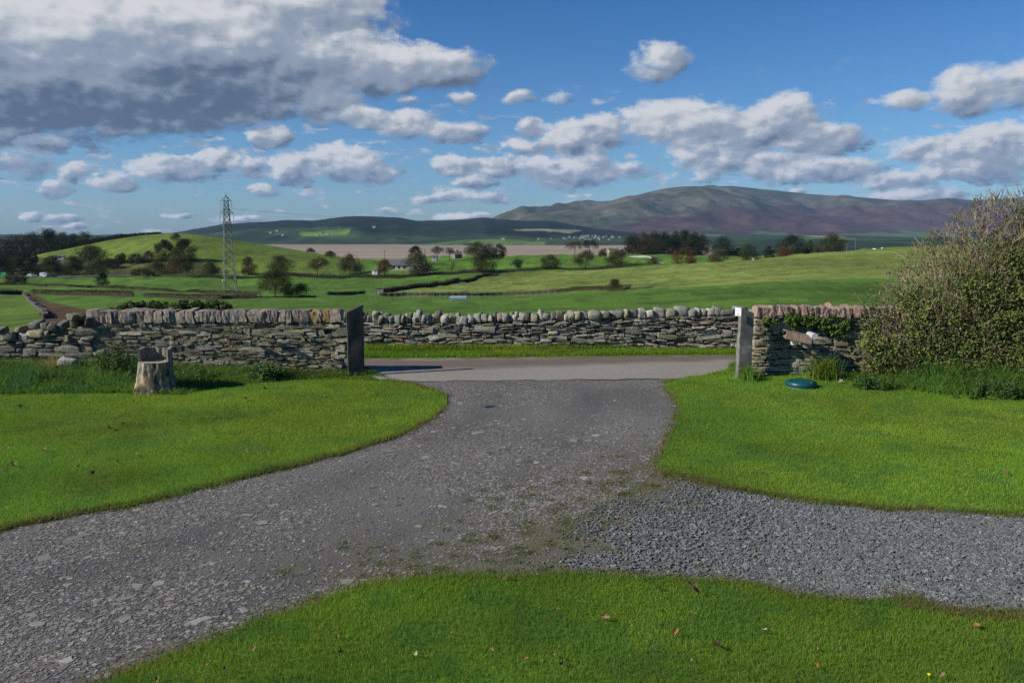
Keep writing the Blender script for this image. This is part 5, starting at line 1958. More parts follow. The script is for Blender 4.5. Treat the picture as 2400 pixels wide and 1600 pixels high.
for a, b_, t_, tn, lb in [(-60, 24, 556, 'wood', 'dark skyline tree at the left picture edge'), (14, 70, 549, 'wood', 'low rounded skyline tree left of the tallest one'), (60, 104, 542, 'olive', 'olive skyline tree just left of the tallest one'),
                          (92, 144, 535, 'dark', 'tallest dark tree on the left skyline'), (134, 168, 544, 'olive', 'olive skyline tree just right of the tallest one'), (160, 194, 549, 'wood', 'low dark skyline tree between two olive ones'),
                          (184, 220, 542, 'olive', 'olive skyline tree nearest the hill top'), (212, 262, 556, 'wood', 'low dark skyline clump at the end of the row'), (255, 320, 552, 'wood', 'lowest strip of skyline scrub before the hill top')]:
    T(a - 8, b_ + 8, t_ - 1, 602, 'wood', tn, 'skyline_tree', lb, Y=575, group='trees along the left skyline')

# ------------------------------------------------------------------ hedges
def hedge(name, pts, hpx, label, tone=(0.042, 0.045, 0.018), ground='field', wid=1.1, dens=1.0, Yo=None, grp='field hedges'):
    q = []
    for k in range(len(pts) - 1):
        (x0, y0), (x1, y1) = pts[k], pts[k + 1]
        m = max(2, int(abs(x1 - x0) / 10) + int(abs(y1 - y0) / 3))
        for i in range(m):
            f = i / m
            q.append((x0 + (x1 - x0) * f, y0 + (y1 - y0) * f))
    q.append(pts[-1])
    G = np.array([place(x, y, Yo(x) if Yo else None, ground) for x, y in q])
    if len(G) > 5 and Yo is None and ground == 'field':
        k = min(9, len(G) // 2 * 2 - 1)
        G[:, 1] = np.convolve(np.pad(G[:, 1], k // 2, mode='edge'), np.ones(k) / k, 'valid')
        G = np.array([tpt(x, Y) for (x, _), Y in zip(q, G[:, 1])])
    e = empty(name, G[0], label, 'hedge', grp)
    seg = np.linalg.norm(np.diff(G, axis=0), axis=1)
    hm = hpx / F * float(np.mean(G[:, 1]))
    pxw = abs(pts[-1][0] - pts[0][0])
    n = int(np.clip(pxw * hpx * 2.2 * dens, 400, 9000))
    k = rng.choice(len(seg), n, p=seg / seg.sum())
    t_ = rng.random(n)[:, None]
    base = G[k] * (1 - t_) + G[k + 1] * t_
    hv_ = hm * (0.85 + 0.3 * fbm(base[:, 0], base[:, 1], 0.12, 3, 44))
    zz = rng.random(n) ** 0.8
    P = base + np.stack([rng.normal(0, wid * 0.28, n), rng.normal(0, wid * 0.28, n), zz * hv_], 1)
    N = rng.normal(size=(n, 3)) + [0, -0.3, 0.5]
    sz = math.sqrt(4.0 * seg.sum() * hm / n)
    c = np.array(tone)[None] * (1 + (rng.random((n, 1)) - 0.5) * 0.8) * (0.75 + 0.5 * fbm(base[:, 0], base[:, 1], 0.1, 3, 71))[:, None]
    leaf_mesh('foliage', P, N, sz * (0.7 + 0.6 * rng.random(n)), c, M_crown, e, 0.8, 0.1)
    V = np.concatenate([[g + [0, -wid * 0.2, -0.5], g + [0, -wid * 0.2, hm * 0.72], g + [0, wid * 0.2, hm * 0.72], g + [0, wid * 0.2, -0.5]] for g in G])
    qd = [[i * 4 + j, (i + 1) * 4 + j, (i + 1) * 4 + j + 1, i * 4 + j + 1] for i in range(len(G) - 1) for j in range(3)]
    mk('stems', V, [np.array(qd)], M_trunk, e)
    return e


DK = (0.028, 0.032, 0.014)
BRN = (0.062, 0.048, 0.026)
hedge('hedge', [(470, 650), (600, 650), (850, 652), (1000, 650), (1165, 648)], 9, 'long dark hedge under the farmhouse and its neighbouring trees', DK, Yo=lambda x: 332, wid=2.5)
hedge('hedge', [(1165, 646), (1300, 641), (1420, 635), (1512, 627)], 8, 'long dark hedge climbing right below the pines and yellow house', DK, Yo=lambda x: 332 - (x - 1165) * 0.005, wid=2.2)
hedge('hedge', [(886, 689), (960, 678), (1040, 669), (1110, 657), (1168, 646)], 9, 'brown topped hedge running diagonally up from the white gate', BRN)
hedge('hedge', [(892, 694), (1000, 695), (1110, 694), (1250, 691), (1320, 685), (1370, 681), (1420, 681), (1478, 679)], 9, 'clipped mid-field hedge with fence posts, behind the feeder', (0.058, 0.055, 0.024))
hedge('hedge', [(1475, 679), (1530, 676)], 3, 'thin low hedge stub right of the lone thorn bush', BRN)
hedge('hedge', [(-80, 668), (150, 672), (260, 676), (420, 684), (610, 693)], 6, 'long thin brown hedge across the left fields, passing behind the pylon', BRN)
hedge('hedge', [(74, 689), (160, 692), (312, 697)], 12, 'short thick dark hedge beside the brown bracken', (0.038, 0.044, 0.018))
hedge('hedge', [(338, 698), (480, 702), (600, 700)], 11, 'thick dark hedge at the pylon foot', (0.045, 0.045, 0.02))
hedge('hedge', [(-120, 688), (52, 691)], 12, 'thick dark hedge at the left picture edge before the bracken', (0.036, 0.042, 0.018))
hedge('hedge', [(600, 698), (690, 698), (740, 697)], 5, 'dark low scrub line under the big open field tree', DK)
hedge('hedge', [(768, 692), (800, 691), (855, 691)], 9, 'short hedge remnant on stilted stems, left of the white gate', (0.055, 0.055, 0.028))

# crest hedge stands on the drumlin
def crest_pts():
    out = []
    for x in range(60, 396, 12):
        out.append(np.array([(x - CX) / F * 484, 484.0, float(at(x, float(np.interp(x, DP, DCR)) + 1.0, 484)[2])]))
    return np.array(out)


G = crest_pts()
e = empty('hedge', G[0], 'dark hedge up the left crest of the round hill', 'hedge', 'field hedges')
k = rng.integers(0, len(G) - 1, 2600)
t_ = rng.random(2600)[:, None]
base = G[k] * (1 - t_) + G[k + 1] * t_
hgt = np.interp(base[:, 0], [G[0][0], G[-1][0]], [4.2, 1.2])
leaf_mesh('foliage', base + np.stack([rng.normal(0, .5, 2600), rng.normal(0, .5, 2600), rng.random(2600) * hgt], 1), rng.normal(size=(2600, 3)), np.full(2600, 0.75), np.array(DK) * (0.6 + 0.8 * rng.random((2600, 1))), M_crown, e, 0.8, 0.1)

# low field wall by the bracken
M_fw = material('field_stone', 0.95, 0.35, 2.0, 5, base=(0.085, 0.082, 0.075))
b = MB()
fwp = [tpt(x, terr(x, y)) for x, y in ((54, 690), (62, 700), (75, 712), (90, 724), (104, 736), (108, 748))]
e = empty('field_wall', fwp[0], 'low grey field wall along the left edge of the brown bracken', 'wall')
for i in range(len(fwp) - 1):
    a, c_ = fwp[i], fwp[i + 1]
    d_ = c_ - a
    sdw = np.array([d_[1], -d_[0], 0.0]) / np.hypot(d_[0], d_[1]) * 0.22
    for s in range(7):
        p, p2, hh_ = a + d_ * (s / 7), a + d_ * ((s + 0.97) / 7), 0.5 + random.uniform(-.15, .12)
        b.add(np.array([p - sdw, p + sdw, p2 + sdw, p2 - sdw] * 2) + np.array([[0, 0, -0.4]] * 4 + [[0, 0, hh_]] * 4), quads=[[0, 1, 5, 4], [1, 2, 6, 5], [2, 3, 7, 6], [3, 0, 4, 7], [4, 5, 6, 7]])
b.build('stonework', M_fw, e)

# ------------------------------------------------------------------ fence, gate, feeder
M_gal = material('galvanised', 0.6, 0.1, 10, 3, spec=0.4)
fe = empty('post_fence', place(868, 702), 'wire fence of thin pale posts along the mid-field hedge', 'fence')
fx = list(range(866, 1316, 15))
tops = []
for x in fx:
    y = np.interp(x, [866, 1000, 1110, 1250, 1316], [700, 701, 700, 696, 691])
    p = tpt(x, terr(x, float(y)))
    mb = MB()
    mb.tube([p - [0, 0, 0.3], p + [0, 0, 1.05]], [0.045, 0.04], 6, (0.22, 0.20, 0.165))
    mb.build('post', M_paint, fe)
    tops.append(p)
mb = MB()
for hgt_ in (0.45, 0.95):
    mb.tube([t + [0, -0.06, hgt_] for t in tops], 0.012, 4, (0.25, 0.25, 0.25))
mb.build('wire', M_gal, fe)

ga = tpt(889, terr(889, 693))
ge = empty('field_gate', ga, 'small weathered white field gate at the corner of the hedges', 'gate')
kx = ga[1] / F
mb = MB()
for k in range(5):
    mb.box(ga + [-8 * kx, -0.03, 0.2 + k * 0.22], ga + [8 * kx, 0.03, 0.28 + k * 0.22], (0.42, 0.41, 0.38))
mb.tube([ga + [-8 * kx, 0, 0.2], ga + [8 * kx, 0, 1.1]], 0.04, 4, (0.42, 0.41, 0.38))
mb.build('bars', M_paint, ge)
for s in (-1, 1):
    mb = MB()
    mb.box(ga + [s * 8.5 * kx - 0.1, -0.1, -0.3], ga + [s * 8.5 * kx + 0.1, 0.1, 1.5], (0.20, 0.19, 0.17))
    mb.build('post', M_paint, ge)

fd = tpt(1074, terr(1074, 705))
kf = fd[1] / F
fe2 = empty('cattle_feeder', fd, 'blue and white livestock feed trough standing alone in the near pasture', 'feeder')
Lh = 19 * kf
hz_ = 9.5 * kf
mb = MB()
mb.box(fd + [-Lh, -0.5, hz_ * 0.30], fd + [Lh, 0.5, hz_ * 0.62], (0.10, 0.22, 0.36))
mb.build('trough', M_paint, fe2)
mb = MB()
for y in (-0.5, 0.5):
    mb.tube([fd + [-Lh, y, hz_], fd + [Lh, y, hz_]], 0.05, 5, (0.42, 0.47, 0.50))
    for k in range(11):
        x = -Lh + 2 * Lh * k / 10
        mb.tube([fd + [x, y, hz_ * 0.6], fd + [x, y, hz_]], 0.035, 4, (0.34, 0.39, 0.43))
mb.build('railing', M_paint, fe2)
for sx_ in (-0.9, 0.9):
    for y in (-0.42, 0.42):
        mb = MB()
        mb.tube([fd + [Lh * sx_, y, -0.05], fd + [Lh * sx_, y, hz_ * 0.35]], 0.05, 5, (0.5, 0.53, 0.55))
        mb.build('leg', M_paint, fe2)

# ------------------------------------------------------------------ pylon and lines
PB = tpt(540, 196)
kp = 196 / F
top_z = float(at(537.5, 455, 196)[2])
Hp = top_z - PB[2]
py = empty('pylon', PB, 'tall steel lattice electricity pylon standing in the left field', 'pylon')
STEEL = (0.135, 0.145, 0.145)
prof = [(0.0, 1.55), (0.28, 1.10), (0.55, 0.84), (0.66, 0.76), (0.80, 0.66), (0.94, 0.48), (1.0, 0.03)]
rot = math.radians(28)


def hw_(f):
    return float(np.interp(f, [a for a, _ in prof], [b for _, b in prof]))


def corner(f, i):
    r = hw_(f) * math.sqrt(2)
    a = rot + math.pi / 4 + i * math.pi / 2
    return PB + np.array([r * math.cos(a), r * math.sin(a), f * Hp])


for i in range(4):
    mb = MB()
    mb.tube([corner(f, i) - ([0, 0, 0.4] if f == 0 else [0, 0, 0]) for f, _ in prof], [0.085, 0.08, 0.07, 0.07, 0.065, 0.055, 0.05], 4, STEEL)
    mb.build('leg', M_gal, py)
mb = MB()
lev = [0.0, 0.13, 0.25, 0.34, 0.42, 0.50, 0.57, 0.64, 0.70, 0.75, 0.80, 0.845, 0.89, 0.94]
for a, b_ in zip(lev[:-1], lev[1:]):
    for i in range(4):
        j = (i + 1) % 4
        mb.tube([corner(a, i), corner(b_, j)], 0.044, 4, STEEL)
        mb.tube([corner(a, j), corner(b_, i)], 0.044, 4, STEEL)
        if a > 0 and (lev.index(a) % 2 == 0 or a > 0.6):
            mb.tube([corner(a, i), corner(a, j)], 0.044, 4, STEEL)
mb.build('lattice', M_gal, py)
ux = np.array([math.cos(math.radians(66)), math.sin(math.radians(66)), 0.0])
arm_ends = {}
for f, half in ((0.935, 12), (0.815, 15), (0.685, 12)):
    mb = MB()
    hwid = half * kp
    z = PB + np.array([0, 0, f * Hp])
    ax = np.array([0.96, 0.28, 0.0])
    span = half * kp
    for s in (-1, 1):
        tipp = z + ax * span * s
        for i in range(4):
            mb.tube([corner(f, i), tipp], 0.05, 4, STEEL)
            mb.tube([corner(min(f + 0.045, 0.99), i), tipp], 0.03, 4, STEEL)
        arm_ends[(f, s)] = tipp
    mb.build('cross_arm', M_gal, py)
for (f, s), tipp in arm_ends.items():
    if f < 0.7:
        continue
    mb = MB()
    for k in range(12):
        zc = 0.1 + k * 0.15
        mb.lathe(tipp - [0, 0, zc + 0.06], [(0.03, 0), (0.12, 0.02), (0.03, 0.06), (0.03, 0.15)], 8, (0.16, 0.17, 0.17))
    mb.build('insulator', M_gal, py)
mb = MB()
yp = corner(0.19, 2) * 0.0 + at(523, 658, 193.6)
mb.lathe(yp, [(0.0, 0.32), (0.2, 0.24), (0.3, 0.0), (0.2, -0.24), (0.0, -0.32)], 10, (0.62, 0.48, 0.02))
mb.build('warning_plate', M_paint, py)

M_wire = material('wire', 0.6, 0.0, base=(0.16, 0.17, 0.18))


def cable(p0, p1, sag, r, label):
    t_ = np.linspace(0, 1, 40)
    pts = np.array([p0 * (1 - a) + p1 * a - np.array([0, 0, sag * 4 * a * (1 - a)]) for a in t_])
    b_ = MB()
    b_.tube(pts, r, 4)
    o = b_.build('power_cable', M_wire, None, origin=p0)
    tag(o, label, 'cable', 'overhead power cables')


cable(arm_ends[(0.935, 1)] - [0, 0, 1.9], at(1700, 545, 560), 3.0, 0.022, 'topmost power cable running right from the pylon across the sky')
cable(arm_ends[(0.815, 1)] - [0, 0, 1.9], at(1800, 578, 560), 3.0, 0.02, 'second power cable from the pylon crossing the dark ridge')
cable(at(760, 560, 300), at(1980, 575, 332), 3.5, 0.02, 'faint power cable strung across the dark wood towards the utility poles')

M_pole = material('pole_timber', 0.9, 0.2, 5, base=(0.13, 0.11, 0.09))
for x, yt, yb, Y, lb in ((901, 586, 612, 390, 'thin utility pole left of the farmhouse against the sands'), (996, 584, 606, 420, 'thin utility pole between the farmhouse and the flat topped pines'), (1985, 570, 606, 330, 'shorter utility pole on the pasture crest'), (2005, 556, 606, 330, 'taller utility pole on the pasture crest')):
    p = tpt(x, Y)
    tp = at(x, yt, Y)
    e = empty('utility_pole', p, lb, 'pole', 'utility poles')
    mb = MB()
    mb.tube([p - [0, 0, 0.5], tp], [0.17, 0.12], 7)
    mb.build('pole', M_pole, e)
    mb = MB()
    mb.box(tp + [-0.9, -0.06, -0.55], tp + [0.9, 0.06, -0.4])
    mb.build('cross_arm', M_pole, e)

# ------------------------------------------------------------------ buildings
M_wall = material('render', 0.9, 0.12, 1.2, 4)
M_roof = material('roof_slates', 0.8, 0.2, 2.5, 4, base=(0.105, 0.105, 0.112))
M_glass = bpy.data.materials.new('window_glass')
M_glass.use_nodes = True
M_glass.node_tree.nodes['Principled BSDF'].inputs['Base Color'].default_value = (0.02, 0.025, 0.03, 1)
M_glass.node_tree.nodes['Principled BSDF'].inputs['Roughness'].default_value = 0.1


def house(name, base, w_, d_, hw2, hr, col, label, rz=0.0, cat='house', wins=(), chims=(), roofcol=None, group=None, small=False):
    base = np.asarray(base, float)
    e = empty(name, base, label, cat, group)
    e.rotation_euler = (0, 0, 0)
    c, s = math.cos(rz), math.sin(rz)

    def R(V):
        V = np.asarray(V, float)
        return np.stack([V[..., 0] * c - V[..., 1] * s, V[..., 0] * s + V[..., 1] * c, V[..., 2]], -1) + base
    hx, hy = w_ / 2, d_ / 2
    V = R([[-hx, -hy, -1.5], [hx, -hy, -1.5], [hx, hy, -1.5], [-hx, hy, -1.5], [-hx, -hy, hw2], [hx, -hy, hw2], [hx, hy, hw2], [-hx, hy, hw2], [-hx, 0, hw2 + hr * 0.97], [hx, 0, hw2 + hr * 0.97]])
    mk('wall', V, [np.array([[0, 1, 5, 4], [1, 2, 6, 5], [2, 3, 7, 6], [3, 0, 4, 7]]), np.array([[4, 8, 7], [5, 6, 9]])], M_wall, e, np.tile(np.array(col), (10, 1)))
    o = 0.03 * w_ * 0.4 + 0.12
    ey = hr * o / hy
    V = []
    for t in (0.0, 0.18):
        V += [[-hx - o, -hy - o, hw2 - ey + t + 0.01], [hx + o, -hy - o, hw2 - ey + t + 0.01], [hx + o, 0, hw2 + hr + t], [-hx - o, 0, hw2 + hr + t], [-hx - o, hy + o, hw2 - ey + t + 0.01], [hx + o, hy + o, hw2 - ey + t + 0.01]]
    q = [[6, 7, 8, 9], [9, 8, 11, 10], [3, 2, 1, 0], [4, 5, 2, 3], [0, 1, 7, 6], [5, 4, 10, 11]]
    q2 = [[1, 2, 8, 7], [2, 5, 11, 8], [0, 6, 9, 3], [3, 9, 10, 4]]
    rf = mk('roof', R(V), [np.array(q + q2)], M_roof, e)
    for x in chims:
        mb = MB()
        V = np.array([[x + dx, dy, z] for z in (hw2 + hr * 0.7, hw2 + hr + 1.0) for dx, dy in ((-.45, -.35), (.45, -.35), (.45, .35), (-.45, .35))])
        mb.add(R(V), quads=[[0, 1, 5, 4], [1, 2, 6, 5], [2, 3, 7, 6], [3, 0, 4, 7], [4, 5, 6, 7]], col=np.array(col) * 0.8)
        ob = mb.build('chimney', M_wall, rf, origin=base)
    for x, z, ww, wh in wins:
        mb = MB()
        V = np.array([[x + dx, -hy + dy, z + dz] for dy in (-0.05, 0.02) for dx, dz in ((-ww / 2, -wh / 2), (ww / 2, -wh / 2), (ww / 2, wh / 2), (-ww / 2, wh / 2))])
        mb.add(R(V), quads=[[0, 1, 2, 3], [0, 4, 5, 1], [1, 5, 6, 2], [2, 6, 7, 3], [3, 7, 4, 0]])
        mb.build('window', M_glass, e)
    return e


Yf = 372
kf = Yf / F
bp = tpt(955, Yf)
bp[2] = float(at(955, 641, Yf)[2])
house('farmhouse', bp, 84 * kf, 7.0, 20 * kf, 12 * kf, (0.35, 0.34, 0.32), 'long grey roofed farmhouse with pale walls behind the tall olive tree', math.radians(-4), 'farmhouse',
      wins=[(-5.6, 3.0, 1.0, 1.2), (-3.2, 3.0, 1.0, 1.2), (-0.8, 3.0, 1.0, 1.2), (-5.6, 1.0, 1.0, 1.2), (-0.8, 1.0, 1.0, 1.3), (4.2, 3.0, 1.0, 1.2)], chims=(-0.6, 7.0))
bp = at(998, 639, 345)
house('farm_outhouse', bp, 26 * 345 / F, 4.0, 9 * 345 / F, 5 * 345 / F, (0.46, 0.40, 0.38), 'small pinkish outhouse at the right end of the farmhouse', math.radians(10), 'outhouse', wins=[(0.2, 0.8, 0.5, 0.9)])
bp = at(881, 640, 345)
house('garden_shed', bp, 14 * 345 / F, 2.5, 6 * 345 / F, 3 * 345 / F, (0.48, 0.49, 0.50), 'small white shed below the reddish tree left of the farmhouse', math.radians(-15), 'shed', wins=[(0.3, 0.5, 0.6, 0.5)])
bp = tpt(1018, 425)
bp[2] = float(at(1018, 609, 425)[2])
house('white_shed', bp, 11 * 425 / F, 3, 7 * 425 / F, 3 * 425 / F, (0.40, 0.40, 0.39), 'tiny white shed under the pair of flat topped pines', 0, 'shed', wins=[(0.0, 0.9, 0.6, 0.6)])
bp = tpt(1072, 455)
bp[2] = float(at(1072, 603, 455)[2])
house('stone_cottage', bp, 17 * 455 / F, 5, 7 * 455 / F, 6 * 455 / F, (0.17, 0.165, 0.155), 'dark grey cottage roof between the pines and the tree clump by the sands', math.radians(20), 'cottage', chims=(0.0,))
bp = tpt(1436, 448)
bp[2] = float(at(1436, 599, 448)[2])
house('yellow_house', bp, 24 * 448 / F, 5.5, 13 * 448 / F, 3.5 * 448 / F, (0.55, 0.46, 0.22), 'pale yellow house between dark shrubs in front of the wood', math.radians(6), 'house', wins=[(-1.5, 1.6, 0.8, 1.0), (1.5, 1.6, 0.8, 1.0)], chims=(-2.2, 2.2))
bp = dpt(143, 608)
house('caravan', bp, 17 * 0.2, 2.2, 1.5, 0.5, (0.55, 0.55, 0.55), 'small pale caravan among the scrub on the left flank of the round hill', 0.1, 'caravan', wins=[(0, 1.0, 1.6, 0.5)])

# pale field wall / track by the yellow house
tw_ = [tpt(x, Y) for x, Y in ((1470, 446), (1490, 436), (1510, 420), (1522, 400), (1534, 385), (1556, 372))]
b = MB()
for a, c_ in zip(tw_[:-1], tw_[1:]):
    V = [a + [0, -.25, -.5], c_ + [0, -.25, -.5], c_ + [0, -.25, 1.1], a + [0, -.25, 1.1], a + [0, .25, 1.1], c_ + [0, .25, 1.1], c_ + [0, .25, -.5], a + [0, .25, -.5]]
    b.add(np.array(V), quads=[[0, 1, 2, 3], [3, 2, 5, 4], [4, 5, 6, 7]])
M_pw = material('pale_stone', 0.95, 0.25, 1.5, 4, base=(0.30, 0.29, 0.26))
o = b.build('field_wall', M_pw, None, origin=tw_[0])
tag(o, 'pale stone field wall curving down from the yellow house', 'wall')


def vz(V, px, Y):
    """height of a lofted far surface at (column, distance)"""
    yrow = V[:, 0, 1]
    r = int(np.argmin(np.abs(yrow - Y)))
    xs_ = V[r, :, 0]
    x = (px - CX) / F * yrow[r]
    return np.array([x, yrow[r], float(np.interp(x, xs_, V[r, :, 2]))])


VH = []
for k in range(34):
    x = random.gauss(1375, 38)
    x = min(max(x, 1290), 1450)
    VH.append((x, random.uniform(3290, 3720), random.uniform(0.45, 1.0)))
for x in (640, 655, 668, 748, 760, 772, 800, 1095, 1180, 1262, 880):
    VH.append((x, random.uniform(3380, 3550) if x > 1000 else random.uniform(3500, 3700), random.uniform(0.7, 1.1)))
for x, Y, sc_ in VH:
    V_ = KV if x > 1000 else RV
    p = vz(V_, x, Y)
    if x > 1280:
        lab, grp = 'tiny white house of the village below the fell', 'white village houses below the fell'
    elif x > 1000:
        lab, grp = 'tiny white farm among the far green fields beyond the sands', 'white farms beyond the sands'
    else:
        lab, grp = 'tiny pale house on the shore under the dark ridge', 'pale houses under the dark ridge'
    e = house('village_house', p, 13 * sc_, 8, 5.5 * sc_, 3.2, (0.29, 0.29, 0.29), lab, random.uniform(-.5, .5), 'house', group=grp)

# ------------------------------------------------------------------ far road, vehicles, sheep
rp = []
for x in np.arange(-200, 352, 8.0):
    Y = 338.0
    rp.append((tpt(x, Y - 5), tpt(x, Y + 4)))
V = np.concatenate([[a + [0, 0, 0.35], c_ + [0, 0, 0.5]] for a, c_ in rp])
mk('road', V, [np.array([[2 * i, 2 * i + 2, 2 * i + 3, 2 * i + 1] for i in range(len(rp) - 1)])], material('far_road', 0.9, 0.1, 1, base=(0.085, 0.082, 0.082)))['kind'] = 'structure'
M_car = material('car_paint', 0.35, 0.0, spec=0.5)
M_tyre = material('tyre', 0.9, 0.0, base=(0.02, 0.02, 0.02))


def vehicle(name, px, L_, Hh, col, label, cat, van=True):
    p = tpt(px, 336.0) + np.array([0, 0, 0.4])
    e = empty(name, p, label, cat)
    hl, hw3 = L_ / 2, 0.95
    pr = [(-hl, 0.35), (hl, 0.35), (hl, Hh * 0.5), (hl * 0.72, Hh * 0.58), (hl * 0.45, Hh), (-hl, Hh * 0.97)] if van else [(-hl, 0.3), (hl, 0.3), (hl, Hh * 0.52), (hl * 0.45, Hh * 0.6), (hl * 0.15, Hh), (-hl * 0.55, Hh), (-hl * 0.9, Hh * 0.62), (-hl, Hh * 0.58)]
    n = len(pr)
    V = np.array([[x, y, z] for y in (-hw3, hw3) for x, z in pr]) + p
    V = np.vstack([V, p + [0, -hw3, Hh * 0.45], p + [0, hw3, Hh * 0.45]])
    q = [[i, (i + 1) % n, n + (i + 1) % n, n + i][::-1] for i in range(n)]
    t = [[2 * n, i, (i + 1) % n] for i in range(n)] + [[2 * n + 1, n + (i + 1) % n, n + i] for i in range(n)]
    mk('body', V, [np.array(q), np.array(t)], M_car, e, np.tile(np.array(col), (len(V), 1)))
    mb = MB()
    mb.box(p + [hl * 0.05, -hw3 - 0.02, Hh * 0.62], p + [hl * 0.42, hw3 + 0.02, Hh * 0.88])
    mb.build('window', M_glass, e)
    for s in (-0.62, 0.62):
        for y in (-hw3, hw3):
            mb = MB()
            mb.tube([p + [hl * s, y - 0.1, 0.33], p + [hl * s, y + 0.1, 0.33]], 0.33, 10)
            mb.build('wheel', M_tyre, e)


vehicle('van', 106, 3.4, 2.1, (0.62, 0.66, 0.70), 'white van on the far road at the left', 'van')
vehicle('car', 121, 3.6, 1.4, (0.03, 0.035, 0.045), 'dark car following the white van on the far road', 'car', False)
vehicle('car', 75, 3.2, 1.4, (0.55, 0.56, 0.58), 'pale car near the thin brown tree on the far road', 'car', False)
p = tpt(9, 334.0)
e = empty('road_sign', p, 'small green road sign at the left picture edge beside the far road', 'road sign')
mb = MB()
mb.box(p + [-1.1, -0.05, 1.0], p + [1.1, 0.0, 2.4], (0.02, 0.28, 0.08))
mb.build('panel', M_paint, e)
for s in (-0.7, 0.7):
    mb = MB()
    mb.tube([p + [s, 0.04, -0.3], p + [s, 0.04, 2.3]], 0.05, 5, (0.3, 0.3, 0.3))
    mb.build('post', M_gal, e)

M_wool = material('wool', 1.0, 0.15, 8, base=(0.62, 0.60, 0.54))
sheep0 = None
def sheep(px, Y, rz, label):
    global sheep0
    p = tpt(px, Y)
    if sheep0 is None:
        e = empty('sheep', (0, 0, 0), None, 'sheep', 'sheep on the pasture crest')
        th_ = np.linspace(0, 2 * np.pi, 10, endpoint=False)
        mb = MB()
        body = [(-0.62, 0.02), (-0.55, 0.22), (-0.25, 0.33), (0.15, 0.33), (0.48, 0.25), (0.60, 0.14), (0.72, 0.12), (0.86, 0.11), (0.98, 0.03)]
        zc_ = [0.66, 0.66, 0.64, 0.64, 0.70, 0.78, 0.82, 0.78, 0.74]
        V = np.concatenate([np.stack([np.full(10, x), r * np.cos(th_) * 0.85, zz + r * np.sin(th_)], 1) for (x, r), zz in zip(body, zc_)])
        mb.add(V, quads=[[i * 10 + k, i * 10 + (k + 1) % 10, (i + 1) * 10 + (k + 1) % 10, (i + 1) * 10 + k] for i in range(8) for k in range(10)])
        for x in (-0.42, 0.36):
            for y in (-0.16, 0.16):
                mb.tube([[x, y, 0.5], [x + (0.03 if x < 0 else -0.01), y, 0.26], [x, y, -0.02]], [0.07, 0.045, 0.04], 6)
        mb.build('body', M_wool, e, smooth=True)
        sheep0 = e
    else:
        e = sheep0.copy()
        COL.objects.link(e)
        for ch in list(sheep0.children):
            c = ch.copy()
            COL.objects.link(c)
            c.parent = e
    e.location = p
    e.rotation_euler = (0, 0, rz)
    e.scale = (0.75, 0.75, 0.75)
    e['label'] = label


sheep(1951, 262, 0.3, 'white sheep on the pasture crest closest to the utility poles')
sheep(2050, 262, 2.8, 'white sheep on the pasture crest, left one of the pair near the bush')
sheep(2068, 262, 0.1, 'white sheep on the pasture crest almost touching the bush top')
sheep(1946 - 180, 250, 1.0, 'white sheep on the pasture crest below the isolated olive bush')

# ------------------------------------------------------------------ fallen leaves and small flowers
M_dead = material('dead_leaf', 0.85, 0.35, 25, 5, spec=0.2)
OUT = [(0, -0.55), (0.16, -0.36), (0.42, -0.42), (0.30, -0.16), (0.56, 0.06), (0.28, 0.10), (0.24, 0.34), (0.0, 0.58), (-0.24, 0.34), (-0.28, 0.10), (-0.56, 0.06), (-0.30, -0.16), (-0.42, -0.42), (-0.16, -0.36)]


def dead_leaf(px, py, spx, curl, col, label, group='fallen leaves on the lawns'):
    g = gnd(px, py, 0.05)
    s = spx / F * math.hypot(g[1], H) * 0.62
    a = random.uniform(0, 6.28)
    o2 = np.array(OUT) * [1.0, 1.0]
    inner = o2 * 0.5
    P2 = np.vstack([[[0, 0]], inner, o2])
    r = np.linalg.norm(P2, axis=1)
    z = curl * (P2[:, 0] ** 2 * 2.2 + 0.5 * P2[:, 1] ** 2) + 0.10 * np.sin(P2[:, 0] * 9 + P2[:, 1] * 7) * r + rng.normal(0, 0.03, len(P2))
    x = P2[:, 0] * (1 - 0.35 * curl)
    V = np.stack([x, P2[:, 1], z], 1) * s
    ti_, tj_ = random.gauss(0, 0.35), random.gauss(0, 0.35)
    V[:, 2] += V[:, 0] * ti_ + V[:, 1] * tj_
    c, sn = math.cos(a), math.sin(a)
    V = np.stack([V[:, 0] * c - V[:, 1] * sn, V[:, 0] * sn + V[:, 1] * c, V[:, 2]], 1)
    V[:, 2] -= V[:, 2].min()
    V[:, 2] += 0.004
    m = len(o2)
    T_ = [[0, 1 + i, 1 + (i + 1) % m] for i in range(m)]
    Q_ = [[1 + i, 1 + m + i, 1 + m + (i + 1) % m, 1 + (i + 1) % m] for i in range(m)]
    # stalk
    st_ = np.array([[0, -0.5, 0.02], [0.05, -0.8, 0.08], [0.02, -1.0, 0.05]]) * s
    cc = np.array(col) * (0.75 + 0.5 * rng.random((len(V), 1)))
    o = mk('fallen_leaf', V + g, [np.array(Q_), np.array(T_)], M_dead, None, cc, origin=g)
    tag(o, label, 'leaf', group)
    return o


